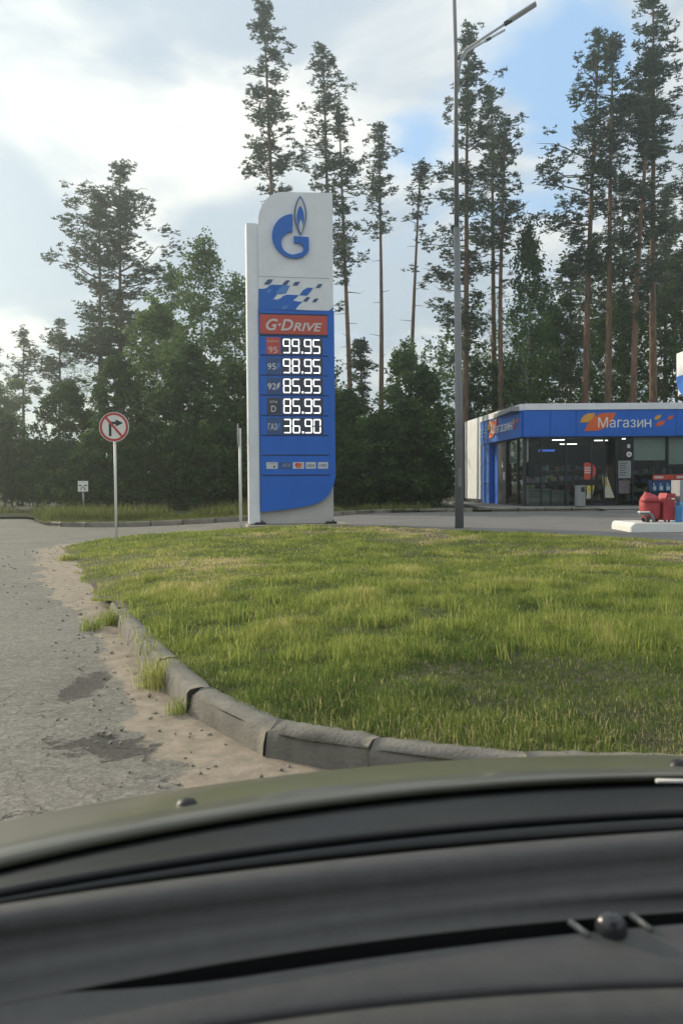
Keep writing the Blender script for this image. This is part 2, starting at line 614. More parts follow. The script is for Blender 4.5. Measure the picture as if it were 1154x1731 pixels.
# ------------------------------------------------------------------ ground materials
def road_material():
    m = bpy.data.materials.new('cracked_asphalt')
    m.use_nodes = True
    nt = m.node_tree
    N, L = nt.nodes, nt.links
    b = N['Principled BSDF']
    b.inputs['Roughness'].default_value = 0.85
    b.inputs['Specular IOR Level'].default_value = 0.3
    t = N.new('ShaderNodeTexCoord')

    def noise(s, d=6, r=.6):
        n = N.new('ShaderNodeTexNoise')
        n.inputs['Scale'].default_value = s
        n.inputs['Detail'].default_value = d
        n.inputs['Roughness'].default_value = r
        L.new(t.outputs['Object'], n.inputs['Vector'])
        return n.outputs['Fac']

    def mix(f, a, c):
        n = N.new('ShaderNodeMix')
        n.data_type = 'RGBA'
        for k, q in (('Factor', f), ('A', a), ('B', c)):
            if isinstance(q, tuple):
                n.inputs[k].default_value = (*q, 1)
            elif isinstance(q, float):
                n.inputs[k].default_value = q
            else:
                L.new(q, n.inputs[k])
        return n.outputs['Result']

    def rng_(v, a, c, lo=0., hi=1.):
        n = N.new('ShaderNodeMapRange')
        for i, q in enumerate((a, c, lo, hi)):
            n.inputs[i + 1].default_value = q
        L.new(v, n.inputs[0])
        return n.outputs[0]

    def attr(k):
        n = N.new('ShaderNodeAttribute')
        n.attribute_name = k
        return n.outputs['Fac']
    c = mix(rng_(noise(0.9), .35, .65), (.18, .168, .142), (.265, .25, .215))
    c = mix(rng_(noise(14, 6), .47, .66, 0., .7), c, (.36, .34, .29))
    c = mix(rng_(noise(38, 4, .75), .42, .62, .55, 0.), c, (.055, .052, .046))
    c = mix(rng_(noise(120, 3, .7), .52, .68, 0., .5), c, (.30, .285, .25))          # aggregate
    vo = N.new('ShaderNodeTexVoronoi')
    vo.feature = 'DISTANCE_TO_EDGE'
    vo.inputs['Scale'].default_value = 4.2
    wv = N.new('ShaderNodeVectorMath')
    wv.operation = 'ADD'
    nn = N.new('ShaderNodeTexNoise')
    nn.inputs['Scale'].default_value = 3.0
    nn.inputs['Detail'].default_value = 5
    L.new(t.outputs['Object'], nn.inputs['Vector'])
    sc = N.new('ShaderNodeVectorMath')
    sc.operation = 'SCALE'
    sc.inputs['Scale'].default_value = 0.55
    L.new(nn.outputs['Color'], sc.inputs[0])
    L.new(t.outputs['Object'], wv.inputs[0])
    L.new(sc.outputs[0], wv.inputs[1])
    L.new(wv.outputs[0], vo.inputs['Vector'])
    crack = rng_(vo.outputs['Distance'], 0.002, 0.020, 1., 0.)
    ck = N.new('ShaderNodeMath')
    ck.operation = 'MULTIPLY'
    L.new(crack, ck.inputs[0])
    L.new(rng_(noise(0.8, 6), .45, .60), ck.inputs[1])
    c = mix(ck.outputs[0], c, (.05, .047, .042))
    bk2 = N.new('ShaderNodeMath')
    bk2.operation = 'MULTIPLY_ADD'
    L.new(noise(7, 9, .74), bk2.inputs[0])
    bk2.inputs[1].default_value = 2.6
    bsub = N.new('ShaderNodeMath')
    bsub.operation = 'SUBTRACT'
    L.new(attr('broken'), bsub.inputs[0])
    bsub.inputs[1].default_value = 1.85
    L.new(bsub.outputs[0], bk2.inputs[2])
    brk = rng_(bk2.outputs[0], 0.0, 0.10)
    c = mix(brk, c, mix(rng_(noise(60, 4, .7), .4, .65), (.045, .043, .039), (.10, .092, .08)))
    sandc = mix(rng_(noise(9), .35, .65), (.25, .205, .155), (.38, .315, .24))
    sandc = mix(rng_(noise(90, 3, .7), .55, .7, 0., .6), sandc, (.12, .10, .08))
    sm = N.new('ShaderNodeMath')
    sm.operation = 'MULTIPLY_ADD'
    L.new(noise(7, 8, .68), sm.inputs[0])
    sm.inputs[1].default_value = 2.0
    ssub = N.new('ShaderNodeMath')
    ssub.operation = 'MULTIPLY_ADD'
    L.new(attr('sand'), ssub.inputs[0])
    ssub.inputs[1].default_value = 1.2
    ssub.inputs[2].default_value = -1.5
    L.new(ssub.outputs[0], sm.inputs[2])
    c = mix(rng_(sm.outputs[0], 0.0, 0.35, 0.0, .92), c, sandc)
    L.new(c, b.inputs['Base Color'])
    bp = N.new('ShaderNodeBump')
    bp.inputs['Strength'].default_value = 0.55
    bp.inputs['Distance'].default_value = 0.012
    h = N.new('ShaderNodeMath')
    h.operation = 'SUBTRACT'
    L.new(noise(45, 6, .75), h.inputs[0])
    hb2 = N.new('ShaderNodeMath')
    hb2.operation = 'MULTIPLY_ADD'
    L.new(brk, hb2.inputs[0])
    hb2.inputs[1].default_value = 0.8
    L.new(ck.outputs[0], hb2.inputs[2])
    L.new(hb2.outputs[0], h.inputs[1])
    L.new(h.outputs[0], bp.inputs['Height'])
    L.new(bp.outputs[0], b.inputs['Normal'])
    return m


SOIL = M('lawn_soil', (0.060, 0.052, 0.028), 0.95, scale=1.6, bump=0.8, bscale=30, col2=(0.13, 0.11, 0.065))
FLOOR = M('forest_floor', (0.03, 0.034, 0.014), 0.95, scale=0.6, bump=0.5, bscale=9, col2=(0.055, 0.055, 0.024))
ASPH = M('forecourt_asphalt', (0.145, 0.138, 0.132), 0.85, scale=0.8, bump=0.25, bscale=120, col2=(0.195, 0.187, 0.178))

# ------------------------------------------------------------------ ground sheets
xs = np.concatenate([np.linspace(-300, -30, 12), np.linspace(-20, 20, 30), np.linspace(30, 300, 12)])
ys = np.concatenate([np.linspace(-300, -20, 10), np.linspace(-10, 60, 40), np.linspace(80, 500, 16)])
X, Y = np.meshgrid(xs, ys)
Z = np.full(X.shape, -0.06) + 1.2 * smooth((Y - 70) / 120) * fbm(X, Y, .03)
tag(mesh_np('ground', np.stack([X, Y, Z], -1).reshape(-1, 3), [grid_faces(len(ys), len(xs))], FLOOR, smooth=True),
    'dark forest floor under and beyond the pines', kind='structure')

xs = np.concatenate([np.linspace(-60, -9, 22)[:-1], np.linspace(-9, -5, 27)[:-1], np.arange(-5, 1.2, .05), np.linspace(1.3, 30, 30)])
ys = np.concatenate([np.linspace(-25, 2, 20)[:-1], np.arange(2, 9, .05), np.arange(9, 18, .11), np.linspace(18, 36.5, 48)])
X, Y = np.meshgrid(xs, ys)
D, A = dist_line(LEFT, X, Y)
A = A - 6.4                                           # arc measured from the old corner stone
inl = inside(LAWN, X, Y)
arcs = np.array([0, 3.0, 4.5, 5.6, 7.0, 8.4, 10.0, 12.5, 15, 17.5, 19.5, 21])
wid = np.interp(A, [0, 2.2, 3.3, 4.4, 5.6, 7.5, 9.0, 11.5, 14, 17, 19, 20.5, 22], [.42, .42, .40, .28, .18, .26, .42, .62, .62, .55, .4, .1, .0])
wob = (fbm(X, Y, 2.2) - .5) * 1.1 + (fbm(X + 9, Y, 9) - .5) * .55
sand = smooth((wid * (1 + wob) - D) / (.10 + .25 * wid) + .5)
sand = np.clip(sand * (0.75 + .5 * fbm(X, Y, 6)), 0, 1)
dust = smooth((fbm(X + 40, Y + 3, 1.1) - .52) * 6) * .35 * np.exp(-D / 2.2)
sand = np.maximum(sand, dust)
sand = np.maximum(sand, .55 * smooth(1 - np.abs(Y - 24.6 + .3 * np.sin(X)) / .35) * (X > -10) * (X < -2) * (fbm(X, Y, 1.5) + .3))
hole = lambda cx, cy, rx, ry: np.exp(-((X - cx) / rx) ** 2 - ((Y - cy) / ry) ** 2)
pot = np.maximum(hole(-1.05, 3.98, .50, .24), .95 * hole(-1.62, 5.2, .16, .55))
pot = np.maximum(pot, .9 * hole(-1.66, 6.1, .15, .35))
pot = np.maximum(pot, .62 * hole(-.70, 3.75, .20, .22))
pot = np.maximum(pot, .75 * hole(-2.3, 3.95, .45, .12))
pot = np.maximum(pot, .60 * hole(-1.75, 4.75, .12, .06))
pot = pot * (1 - .5 * smooth((sand - .5) * 2))
Z = za(X, Y) + (fbm(X, Y, .6) - .5) * .016 + (fbm(X, Y, 8, 3) - .5) * .008 - .012 * pot + .010 * sand * fbm(X, Y, 8)
Z[inl & (D > .25)] -= 0.03
tag(mesh_np('road', np.stack([X, Y, Z], -1).reshape(-1, 3), [grid_faces(len(ys), len(xs))], road_material(), smooth=True,
            attrs={'sand': sand.ravel(), 'broken': pot.ravel()}), 'cracked grey asphalt road with a sandy shoulder', kind='structure')

xs, ys = np.linspace(-1.3, 40, 70), np.linspace(13.5, 31.3, 50)
X, Y = np.meshgrid(xs, ys)
tag(mesh_np('forecourt', np.stack([X, Y, za(X, Y) + .022 + (fbm(X, Y, .5) - .5) * .02], -1).reshape(-1, 3), [grid_faces(len(ys), len(xs))], ASPH, smooth=True),
    'grey asphalt forecourt of the filling station', kind='structure')


def zl(x, y):
    """height of the lawn"""
    D, _ = dist_line(LAWN, x, y)
    e = smooth((np.asarray(y) - 8.0) / 1.2)
    return za(x, y) + .02 * e + .115 * (1 - e * (1 - smooth(D / .9))) * (1 - .55 * smooth((np.asarray(y) - 8) / 7)) + .10 * smooth(D / 2.5) * (1 - smooth((np.asarray(y) - 7) / 8)) + (fbm(x, y, .7) - .5) * .06 * smooth(D / .6)


YM = float(LAWN[:, 1].max()) - .004
ys = np.concatenate([np.linspace(3.30, 4, 8)[:-1], np.linspace(4, YM - .15, 110), [YM]])
R = rows(LAWN, ys, 90)
R[:, 0, 0] += 0.10 * (R[:, 0, 1] < 8.3)
X, Y = R[..., 0], R[..., 1]
tag(mesh_np('lawn', np.stack([X, Y, zl(X, Y)], -1).reshape(-1, 3), [grid_faces(len(ys), 90)], SOIL, smooth=True),
    'grassy lawn between the road and the forecourt', kind='structure')

VX = lambda y: np.interp(y, [25.7, 26.0, 26.8, 33.0, 33.4, 34.5, 90], [-8.2, -8.9, -9.6, -12.6, -20, -60, -150])
VR = lambda y: np.interp(y, [25.7, 25.9, 26.2, 28.7, 30.2, 30.75, 30.8, 90], [-4.0, -2.6, -1.6, .3, 1.4, 4.2, 40, 150])
ys = np.concatenate([np.linspace(25.7, 31, 60), np.linspace(31.2, 90, 40)])
T = np.linspace(0, 1, 100)
X = np.stack([VX(y) + (VR(y) - VX(y)) * T for y in ys])
Y = np.repeat(ys[:, None], 100, 1)
Z = za(X, Y) + .10 + (fbm(X, Y, .6) - .5) * .12 * smooth((Y - 26) / 2) + .25 * smooth((Y - 33) / 6) * (X < 3)
Z = np.where((X > 5.0) & (Y < 45), np.minimum(Z, .24), Z)
Z = np.where(X < -11.0, Z * smooth((X + 13.5) / 2.5) + .035, Z)
tag(mesh_np('grass_verge', np.stack([X, Y, Z], -1).reshape(-1, 3), [grid_faces(len(ys), 100)], FLOOR, smooth=True),
    'rough grass verge in front of the forest', kind='structure')

# ------------------------------------------------------------------ kerbs, each stone a piece


def stone(P, hgt, wid_, zb, mat, parent, seed, broken=0.0, n=9):
    """one kerb stone along the short polyline P (front foot), top hgt above zb"""
    r = np.random.default_rng(seed)
    P = np.asarray(P)[[0, -1]]                     # cast straight
    s = np.linspace(0, 1, n)
    seg = np.r_[0, np.cumsum(np.hypot(*np.diff(P, axis=0).T))]
    x, y = np.interp(s * seg[-1], seg, P[:, 0]), np.interp(s * seg[-1], seg, P[:, 1])
    tx, ty = np.gradient(x), np.gradient(y)
    l = np.hypot(tx, ty)
    nx, ny = -ty / l, tx / l                       # towards the lawn
    prof = [(0, -.10), (0.004, 0.0), (.012, hgt * .45), (.02, hgt * .82), (.034, hgt * .95), (.06, hgt), (wid_ * .6, hgt), (wid_ - .012, hgt - .004), (wid_, hgt - .03), (wid_, -.10)]
    V = []
    for i in range(n):
        for j, (a, z) in enumerate(prof):
            e = .0026 if 0 < i < n - 1 else .0015
            ja = a + r.normal(0, e * .7) * (0 < j < 9)
            jz = z + r.normal(0, e) * (1 < j < 8)
            if broken and i in (0, n - 1) and 2 <= j <= 8:
                jz -= abs(r.normal(0, broken))
                ja += r.normal(0, broken * .5)
            V.append((x[i] + nx[i] * ja, y[i] + ny[i] * ja, zb(x[i], y[i]) + jz))
    k = len(prof)
    fs = grid_faces(n, k)
    caps = [np.arange(k)[None, :], np.arange((n - 1) * k, n * k)[None, ::-1]]
    o = mesh_np('kerb_stone', V, [fs] + caps, mat, parent)
    return o


def cut(P, a, b):
    seg = np.r_[0, np.cumsum(np.hypot(*np.diff(P, axis=0).T))]
    s = np.linspace(a, b, 12)
    return np.stack([np.interp(s, seg, P[:, 0]), np.interp(s, seg, P[:, 1])], 1)


kerb = tag(empty('kerb', (0, 0, 0)), 'low weathered concrete kerb along the lawn, cracked at its joints', kind='structure')
Kr = KERB[::-1]
seg = np.r_[0, np.cumsum(np.hypot(*np.diff(Kr, axis=0).T))]
# joints measured from the far end towards the car
joints = [0, .42, 1.05, 1.70, 2.30, 3.05, 3.72, 4.62, 5.33, 6.02, 6.72, 7.5, 8.4, seg[-1]]
jn = float(np.interp(4.49, Kr[::-1, 1], seg[::-1]))
joints = [jn + q for q in (-4.72, -4.10, -3.45, -2.80, -2.15, -1.50, -.86, 0, .88, 1.42, 2.1, 2.9, 3.8, 4.75, 5.7, 6.65, 7.6, 8.55, 9.5, 10.45)]
joints = [min(max(0.02, q), seg[-1] - .02) for q in joints]
zero = lambda x, y: 0.0
for i, (a, b) in enumerate(zip(joints, joints[1:])):
    if b - a < .15:
        continue
    gap = .005 if i not in (6, 7) else (.009, .016)[i - 6]
    sink = {0: -.08, 1: -.05, 2: -.025, 3: -.01}.get(i, 0.0) + random.uniform(-.008, .006)
    o = stone(cut(Kr, a + gap, b - gap), .15, .155, lambda x, y, s=sink: s, CONC, kerb, 100 + i, broken=.015 if i in (6, 7, 8, 9) else .006, n=13)

vk = tag(empty('verge_kerb', (0, 0, 0)), 'far kerb of the driveway in front of the forest verge', kind='structure')
VK = catmull([(-10.6, 29.5), (-9.55, 26.9), (-8.8, 25.95), (-8.0, 25.62), (-6.0, 25.6), (-4.0, 25.62), (-2.6, 25.85), (-1.6, 26.15), (-.6, 27.2), (.3, 28.6), (1.3, 30.1), (2.6, 30.6), (4.4, 30.68), (5.4, 30.7)], 8)
sg = np.r_[0, np.cumsum(np.hypot(*np.diff(VK, axis=0).T))]
for i in range(int(sg[-1])):
    stone(cut(VK, i + .012, i + .988), .15, .15, lambda x, y: float(za(x, y)) + .01, KERBD, vk, 300 + i, n=5)

wk = tag(empty('walkway_kerb', (0, 0, 0)), 'kerb stones in front of the shop walkway', kind='structure')
for i in range(4):
    stone([(9.55 - i - .988, 30.75), (9.55 - i - .012, 30.75)], .155, .16, lambda x, y: .215, KERBD, wk, 400 + i, n=5)
mb = MB()
mb.prism([(5.5, .05), (34, .05), (34, .355), (5.5, .355)], 31.35, 45)
mb.build('shop_walkway', PAVE)
tag(bpy.data.objects['shop_walkway'], 'grey concrete walkway the shop stands on', kind='structure')
mb = MB()
b = mb.bm
q = [b.verts.new(p) for p in ((5.45, 30.90, .352), (9.56, 30.90, .352), (9.9, 30.70, .226), (34, 30.70, .226), (34, 31.35, .354), (5.45, 31.35, .354))]
b.faces.new(q)
q2 = [b.verts.new((v.co.x, v.co.y, .05)) for v in q]
for i in range(6):
    b.faces.new((q[i], q2[i], q2[(i + 1) % 6], q[(i + 1) % 6]))
tag(mb.build('walkway_ramp', PAVE), 'flush front strip of the shop walkway', kind='structure')


# ------------------------------------------------------------------ foliage builders
def rhombi(C, A, B, tint):
    """leaf faces: centres C, half axes A (long) and B (short)"""
    n = len(C)
    V = np.stack([C - A, C + B, C + A, C - B], 1).reshape(-1, 3)
    Fc = np.arange(n * 4).reshape(n, 4)
    return V, Fc, np.repeat(tint, 4)


def unit(r, n):
    v = r.normal(size=(n, 3))
    return v / np.linalg.norm(v, axis=1, keepdims=True)


def wood(paths, name, mat, parent, sides=6):
    """paths: list of (points, radii)"""
    Vs, Fs, off = [], [], 0
    for P, rad in paths:
        P = np.asarray(P, float)
        k = sides if rad[0] > .05 else 4
        t = np.gradient(P, axis=0)
        t /= np.linalg.norm(t, axis=1, keepdims=True) + 1e-9
        ref = np.where(np.abs(t[:, :1]) < .8, np.array([[1., 0, 0]]), np.array([[0, 1., 0]]))
        s = np.cross(t, ref)
        s /= np.linalg.norm(s, axis=1, keepdims=True)
        q = np.cross(t, s)
        a = np.arange(k) * 2 * np.pi / k
        ring = P[:, None] + (s[:, None] * np.cos(a)[None, :, None] + q[:, None] * np.sin(a)[None, :, None]) * np.asarray(rad)[:, None, None]
        Vs.append(ring.reshape(-1, 3))
        i = np.arange(len(P) - 1)[:, None] * k + np.arange(k)[None]
        j = np.arange(len(P) - 1)[:, None] * k + (np.arange(k)[None] + 1) % k
        Fs.append((np.stack([i, j, j + k, i + k], -1).reshape(-1, 4)) + off)
        off += len(P) * k
    return mesh_np(name, np.concatenate(Vs), [np.concatenate(Fs)], mat, parent, smooth=True)


def pine_parts(seed, H, base, hw, lean=0.0, dens=1.0, fullness=1.0, trunk_r=None, flat=.72):
    """a Scots pine: bare trunk, layered irregular crown from height base to H, half width hw; returns wood paths and leaf arrays"""
    r = np.random.default_rng(seed)
    tr = trunk_r or (.055 + .0062 * H)
    z = np.linspace(-.2, H, 16)
    t = np.clip(z / H, 0, 1)
    bend = r.normal(0, .12, 2)
    tx = lean * t ** 1.4 + np.sin(t * 4 + r.uniform(0, 6)) * bend[0] * t
    ty = np.sin(t * 3 + r.uniform(0, 6)) * bend[1] * t
    P = np.stack([tx, ty, z], 1)
    rad = tr * (1 - t) ** .7 * (1 - .25 * t) + .02
    paths = [(P, rad)]
    C, S = [], []
    nb = int((H - base) * 5.2 * dens) + 8
    hts = np.sort(r.uniform(0, 1, nb) ** .9)
    for k, h in enumerate(hts):
        zz = base + (H - base) * h
        prof = (min(1, (1 - h) * 2.2 + .10) ** .8) * (.55 + .45 * min(1, h * 3.5))
        L = hw * prof * r.uniform(.25, 1.15)
        az = r.uniform(0, 2 * math.pi)
        up = r.uniform(-.12, .30) + .55 * h ** 2
        p0 = np.array([np.interp(zz, z, tx), np.interp(zz, z, ty), zz])
        d = np.array([math.cos(az), math.sin(az), up])
        m = 5
        s = np.linspace(0, 1, m)
        bp = p0 + d * (L * s[:, None]) + np.array([0, 0, 1.]) * (.12 * L * (s ** 2 - .6 * s))[:, None]
        bp[1:] += r.normal(0, .05 * L, (m - 1, 3)) * s[1:, None]
        paths.append((bp, np.linspace(.018 + .014 * L, .008, m)))
        if h < .12 and r.random() < .45:
            continue                                  # dead lower branch
        nc = max(2, int(L * 2.5 * fullness + .6))
        for q in range(nc):
            u = r.uniform(.22, 1.05)
            c = p0 + (bp[-1] - p0) * u + np.array([0, 0, 1.]) * (.12 * L * (u ** 2 - .6 * u))
            c = c + r.normal(0, 1, 3) * np.array([.24, .24, .17]) * (L * .5 + .2)
            C.append(c)
            S.append(r.uniform(.24, .52) * (0.75 + .12 * L))
    for q in range(5):                                # leader
        C.append(np.array([tx[-1], ty[-1], H - .25 * q]) + r.normal(0, .12, 3))
        S.append(.30)
    for q in range(int(base * .5)):                   # broken stubs below the crown
        zz = r.uniform(base * .45, base)
        az = r.uniform(0, 6.28)
        p0 = np.array([np.interp(zz, z, tx), np.interp(zz, z, ty), zz])
        paths.append((np.array([p0, p0 + np.array([math.cos(az), math.sin(az), .1]) * r.uniform(.3, 1.0)]), [.02, .008]))
    C, S = np.array(C), np.array(S)
    nt = np.clip((S / .42) ** 2 * 9 * dens, 3, 20).astype(int)       # tufts per clump
    TC = np.repeat(C, nt, 0)
    TS = np.repeat(S, nt)
    o = unit(r, len(TC)) * (r.random(len(TC)) ** .45)[:, None]
    TC = TC + o * TS[:, None] * np.array([1, 1, flat])
    nn = 10
    N = np.repeat(TC, nn, 0)
    dirs = unit(r, len(N))
    dirs[:, 2] = np.abs(dirs[:, 2]) * .9 - .12
    ln = r.uniform(.065, .14, len(N))
    side = np.cross(dirs, unit(r, len(N)))
    side /= np.linalg.norm(side, axis=1, keepdims=True) + 1e-9
    V, Fc, tint = rhombi(N + dirs * ln[:, None] * .9, dirs * ln[:, None], side * (ln * .24)[:, None],
                         np.clip(np.repeat(r.normal(.45, .18, len(TC)), nn) + r.normal(0, .07, len(N)), 0, 1))
    return paths, (V, Fc, tint)


def leafy_parts(seed, H, hw, base=.6, droop=0.0, leaf=.085, n_cl=420, per=44, shape='oval', stems=1, sparse=0.0, hang=0.0):
    """broadleaf tree or bush: stems, limbs, leaves gathered in sprays"""
    r = np.random.default_rng(seed)
    paths = []
    tips = []
    for s in range(stems):
        x0, y0 = r.normal(0, .12 * (stems > 1) * hw, 2)
        top = np.array([x0 + r.normal(0, .10 * hw + (.3 * hw if stems > 1 else 0)), y0 + r.normal(0, .10 * hw + (.3 * hw if stems > 1 else 0)), H * r.uniform(.80, .98)])
        s_ = np.linspace(0, 1, 9)
        P = np.stack([x0 + (top[0] - x0) * s_, y0 + (top[1] - y0) * s_, -.1 + top[2] * s_], 1)
        P[1:] += r.normal(0, .018 * H ** .7, (8, 3)) * [1, 1, 0]
        r0 = (.035 + .0085 * H) / math.sqrt(stems)
        paths.append((P, np.linspace(r0, .012, 9)))
        nl = int((16 if stems == 1 else 8) + H)
        for k in range(nl):
            h = r.uniform(base / H if stems == 1 else .1, .97)
            p0 = np.array([np.interp(h * top[2], P[:, 2], P[:, i]) for i in range(3)])
            az = r.uniform(0, 6.28)
            L = hw * r.uniform(.5, 1.05) * (1.05 - .75 * h)
            d = np.array([math.cos(az), math.sin(az), r.uniform(.35, .95)])
            d /= np.linalg.norm(d)
            e = p0 + d * L
            e[2] = min(e[2], H)
            m = (p0 + e) / 2 + r.normal(0, .05 * L, 3)
            paths.append((np.array([p0, m, e]), [r0 * .38 * (1.1 - h), r0 * .2, .006]))
            tips += [e, m, (m + e) / 2]
    tips = np.array(tips)
    C = []
    while len(C) < n_cl:
        h = r.uniform(0, 1)
        if shape == 'oval':
            w = math.sin(math.pi * min(1, (h * .86 + .12))) ** .75
        elif shape == 'cone':
            w = (1 - h) ** .75 * .95 + .05
        else:                                         # bush: full to the ground
            w = (1 - h ** 2.2) ** .5
        a = r.uniform(0, 6.28)
        q = math.sqrt(r.random())
        q = q ** .55
        lob = 1 + .28 * math.sin(a * 3 + h * 7 + seed) + .18 * math.sin(a * 5 - h * 13 + seed * 2)
        C.append((math.cos(a) * q * w * hw * lob, math.sin(a) * q * w * hw * lob, base * (shape != 'bush') + (H - base * (shape != 'bush')) * h))
    C = np.array(C)
    # gather the sprays round the limbs so that gaps stay between them
    d2 = ((C[:, None] - tips[None]) ** 2).sum(-1)
    near = tips[d2.argmin(1)]
    C = C + (near - C) * r.uniform(.15, .75, (len(C), 1)) + r.normal(0, .12, C.shape)
    if sparse:
        C = C[r.random(len(C)) > sparse * (C[:, 2] / H)]
    rad = r.uniform(.18, .50, len(C)) * (0.55 + .1 * hw)
    cnt = np.maximum(6, per * (rad / .4) ** 1.3).astype(int)
    LC = np.repeat(C, cnt, 0)
    n = len(LC)
    LC = LC + unit(r, n) * (r.random(n) ** .5)[:, None] * np.repeat(rad, cnt)[:, None] * np.array([1, 1, .8])
    if hang:
        LC[:, 2] -= np.abs(r.normal(0, hang, n))
    LC[:, 2] = np.clip(LC[:, 2], .02, None)
    A = unit(r, n)
    A[:, 2] = -np.abs(A[:, 2]) * .6 - droop
    A /= np.linalg.norm(A, axis=1, keepdims=True)
    B = np.cross(A, unit(r, n))
    B /= np.linalg.norm(B, axis=1, keepdims=True) + 1e-9
    sz = r.uniform(.6, 1.25, n) * leaf
    tint = np.clip(np.repeat(r.normal(.45, .17, len(C)), cnt) + r.normal(0, .10, n), 0, 1)
    return paths, rhombi(LC, A * sz[:, None], B * (sz * .62)[:, None], tint)


BARKP = bpy.data.materials.new('pine_bark')           # grey-brown foot, orange above, as Scots pines have
BARKP.use_nodes = True
_nt = BARKP.node_tree
_b = _nt.nodes['Principled BSDF']
_b.inputs['Roughness'].default_value = 0.9
_t = _nt.nodes.new('ShaderNodeTexCoord')
_s = _nt.nodes.new('ShaderNodeSeparateXYZ')
_nt.links.new(_t.outputs['Object'], _s.inputs[0])
_m = _nt.nodes.new('ShaderNodeMapRange')
_m.inputs[1].default_value, _m.inputs[2].default_value = 2.0, 9.0
_nt.links.new(_s.outputs[2], _m.inputs[0])
_x = _nt.nodes.new('ShaderNodeMix')
_x.data_type = 'RGBA'
_x.inputs['A'].default_value = (.15, .095, .062, 1)
_x.inputs['B'].default_value = (.19, .115, .068, 1)
_nt.links.new(_m.outputs[0], _x.inputs['Factor'])
_n = _nt.nodes.new('ShaderNodeTexNoise')
_n.inputs['Scale'].default_value = 9
_n.inputs['Detail'].default_value = 6
_mp = _nt.nodes.new('ShaderNodeMapping')
_mp.inputs['Scale'].default_value = (1, 1, .25)
_nt.links.new(_t.outputs['Object'], _mp.inputs[0])
_nt.links.new(_mp.outputs[0], _n.inputs['Vector'])
_r = _nt.nodes.new('ShaderNodeMapRange')
_r.inputs[1].default_value, _r.inputs[2].default_value, _r.inputs[3].default_value, _r.inputs[4].default_value = .3, .7, .45, 1.25
_nt.links.new(_n.outputs['Fac'], _r.inputs[0])
_v = _nt.nodes.new('ShaderNodeVectorMath')
_v.operation = 'SCALE'
_nt.links.new(_x.outputs['Result'], _v.inputs[0])
_nt.links.new(_r.outputs[0], _v.inputs['Scale'])
_nt.links.new(_v.outputs[0], _b.inputs['Base Color'])
_bp = _nt.nodes.new('ShaderNodeBump')
_bp.inputs['Distance'].default_value = .05
_nt.links.new(_n.outputs['Fac'], _bp.inputs['Height'])
_nt.links.new(_bp.outputs[0], _b.inputs['Normal'])
BARKB = M('birch_bark', (.10, .095, .085), .85, scale=3, col2=(.36, .35, .32))
BARKD = M('dark_bark', (.045, .04, .032), .9, scale=4, bump=.4, bscale=20, col2=(.085, .075, .06))
NEEDLE = ramp_mat('pine_needles', [(0, (.030, .042, .026)), (.45, (.060, .080, .046)), (.8, (.092, .112, .062)), (1, (.13, .135, .08))], .38, 1.3)
LEAF = ramp_mat('broad_leaves', [(0, (.020, .036, .014)), (.45, (.042, .072, .022)), (.8, (.075, .115, .034)), (1, (.13, .17, .06))], .38, 1.45)
LEAFP = ramp_mat('pale_leaves', [(0, (.035, .055, .022)), (.45, (.07, .105, .036)), (.8, (.11, .15, .055)), (1, (.17, .20, .09))], .45, 2.1)


def zg(x, y):
    return float(za(x, y)) + .10 + (.25 if (x < 3 and y > 38) else 0.05)


PG, BG, SG = 'tall pines behind the station', 'broadleaf trees at the forest edge', 'bushes at the forest edge'


def plant(name, label, cat, group, u, d, parts, mats, rz=0.0):
    x = (u - CU) / F * d
    t = tag(empty(name, (x, d, zg(x, d)), rz), label, cat, group)
    wood(parts[0], 'trunk', mats[0], t)
    V, Fc, tint = parts[1]
    mesh_np('crown', V, [Fc], mats[1], t, attrs={'tint': tint})
    return t


def top_h(v, d, u):
    x = (u - CU) / F * d
    return at(u, v, d).z - zg(x, d)


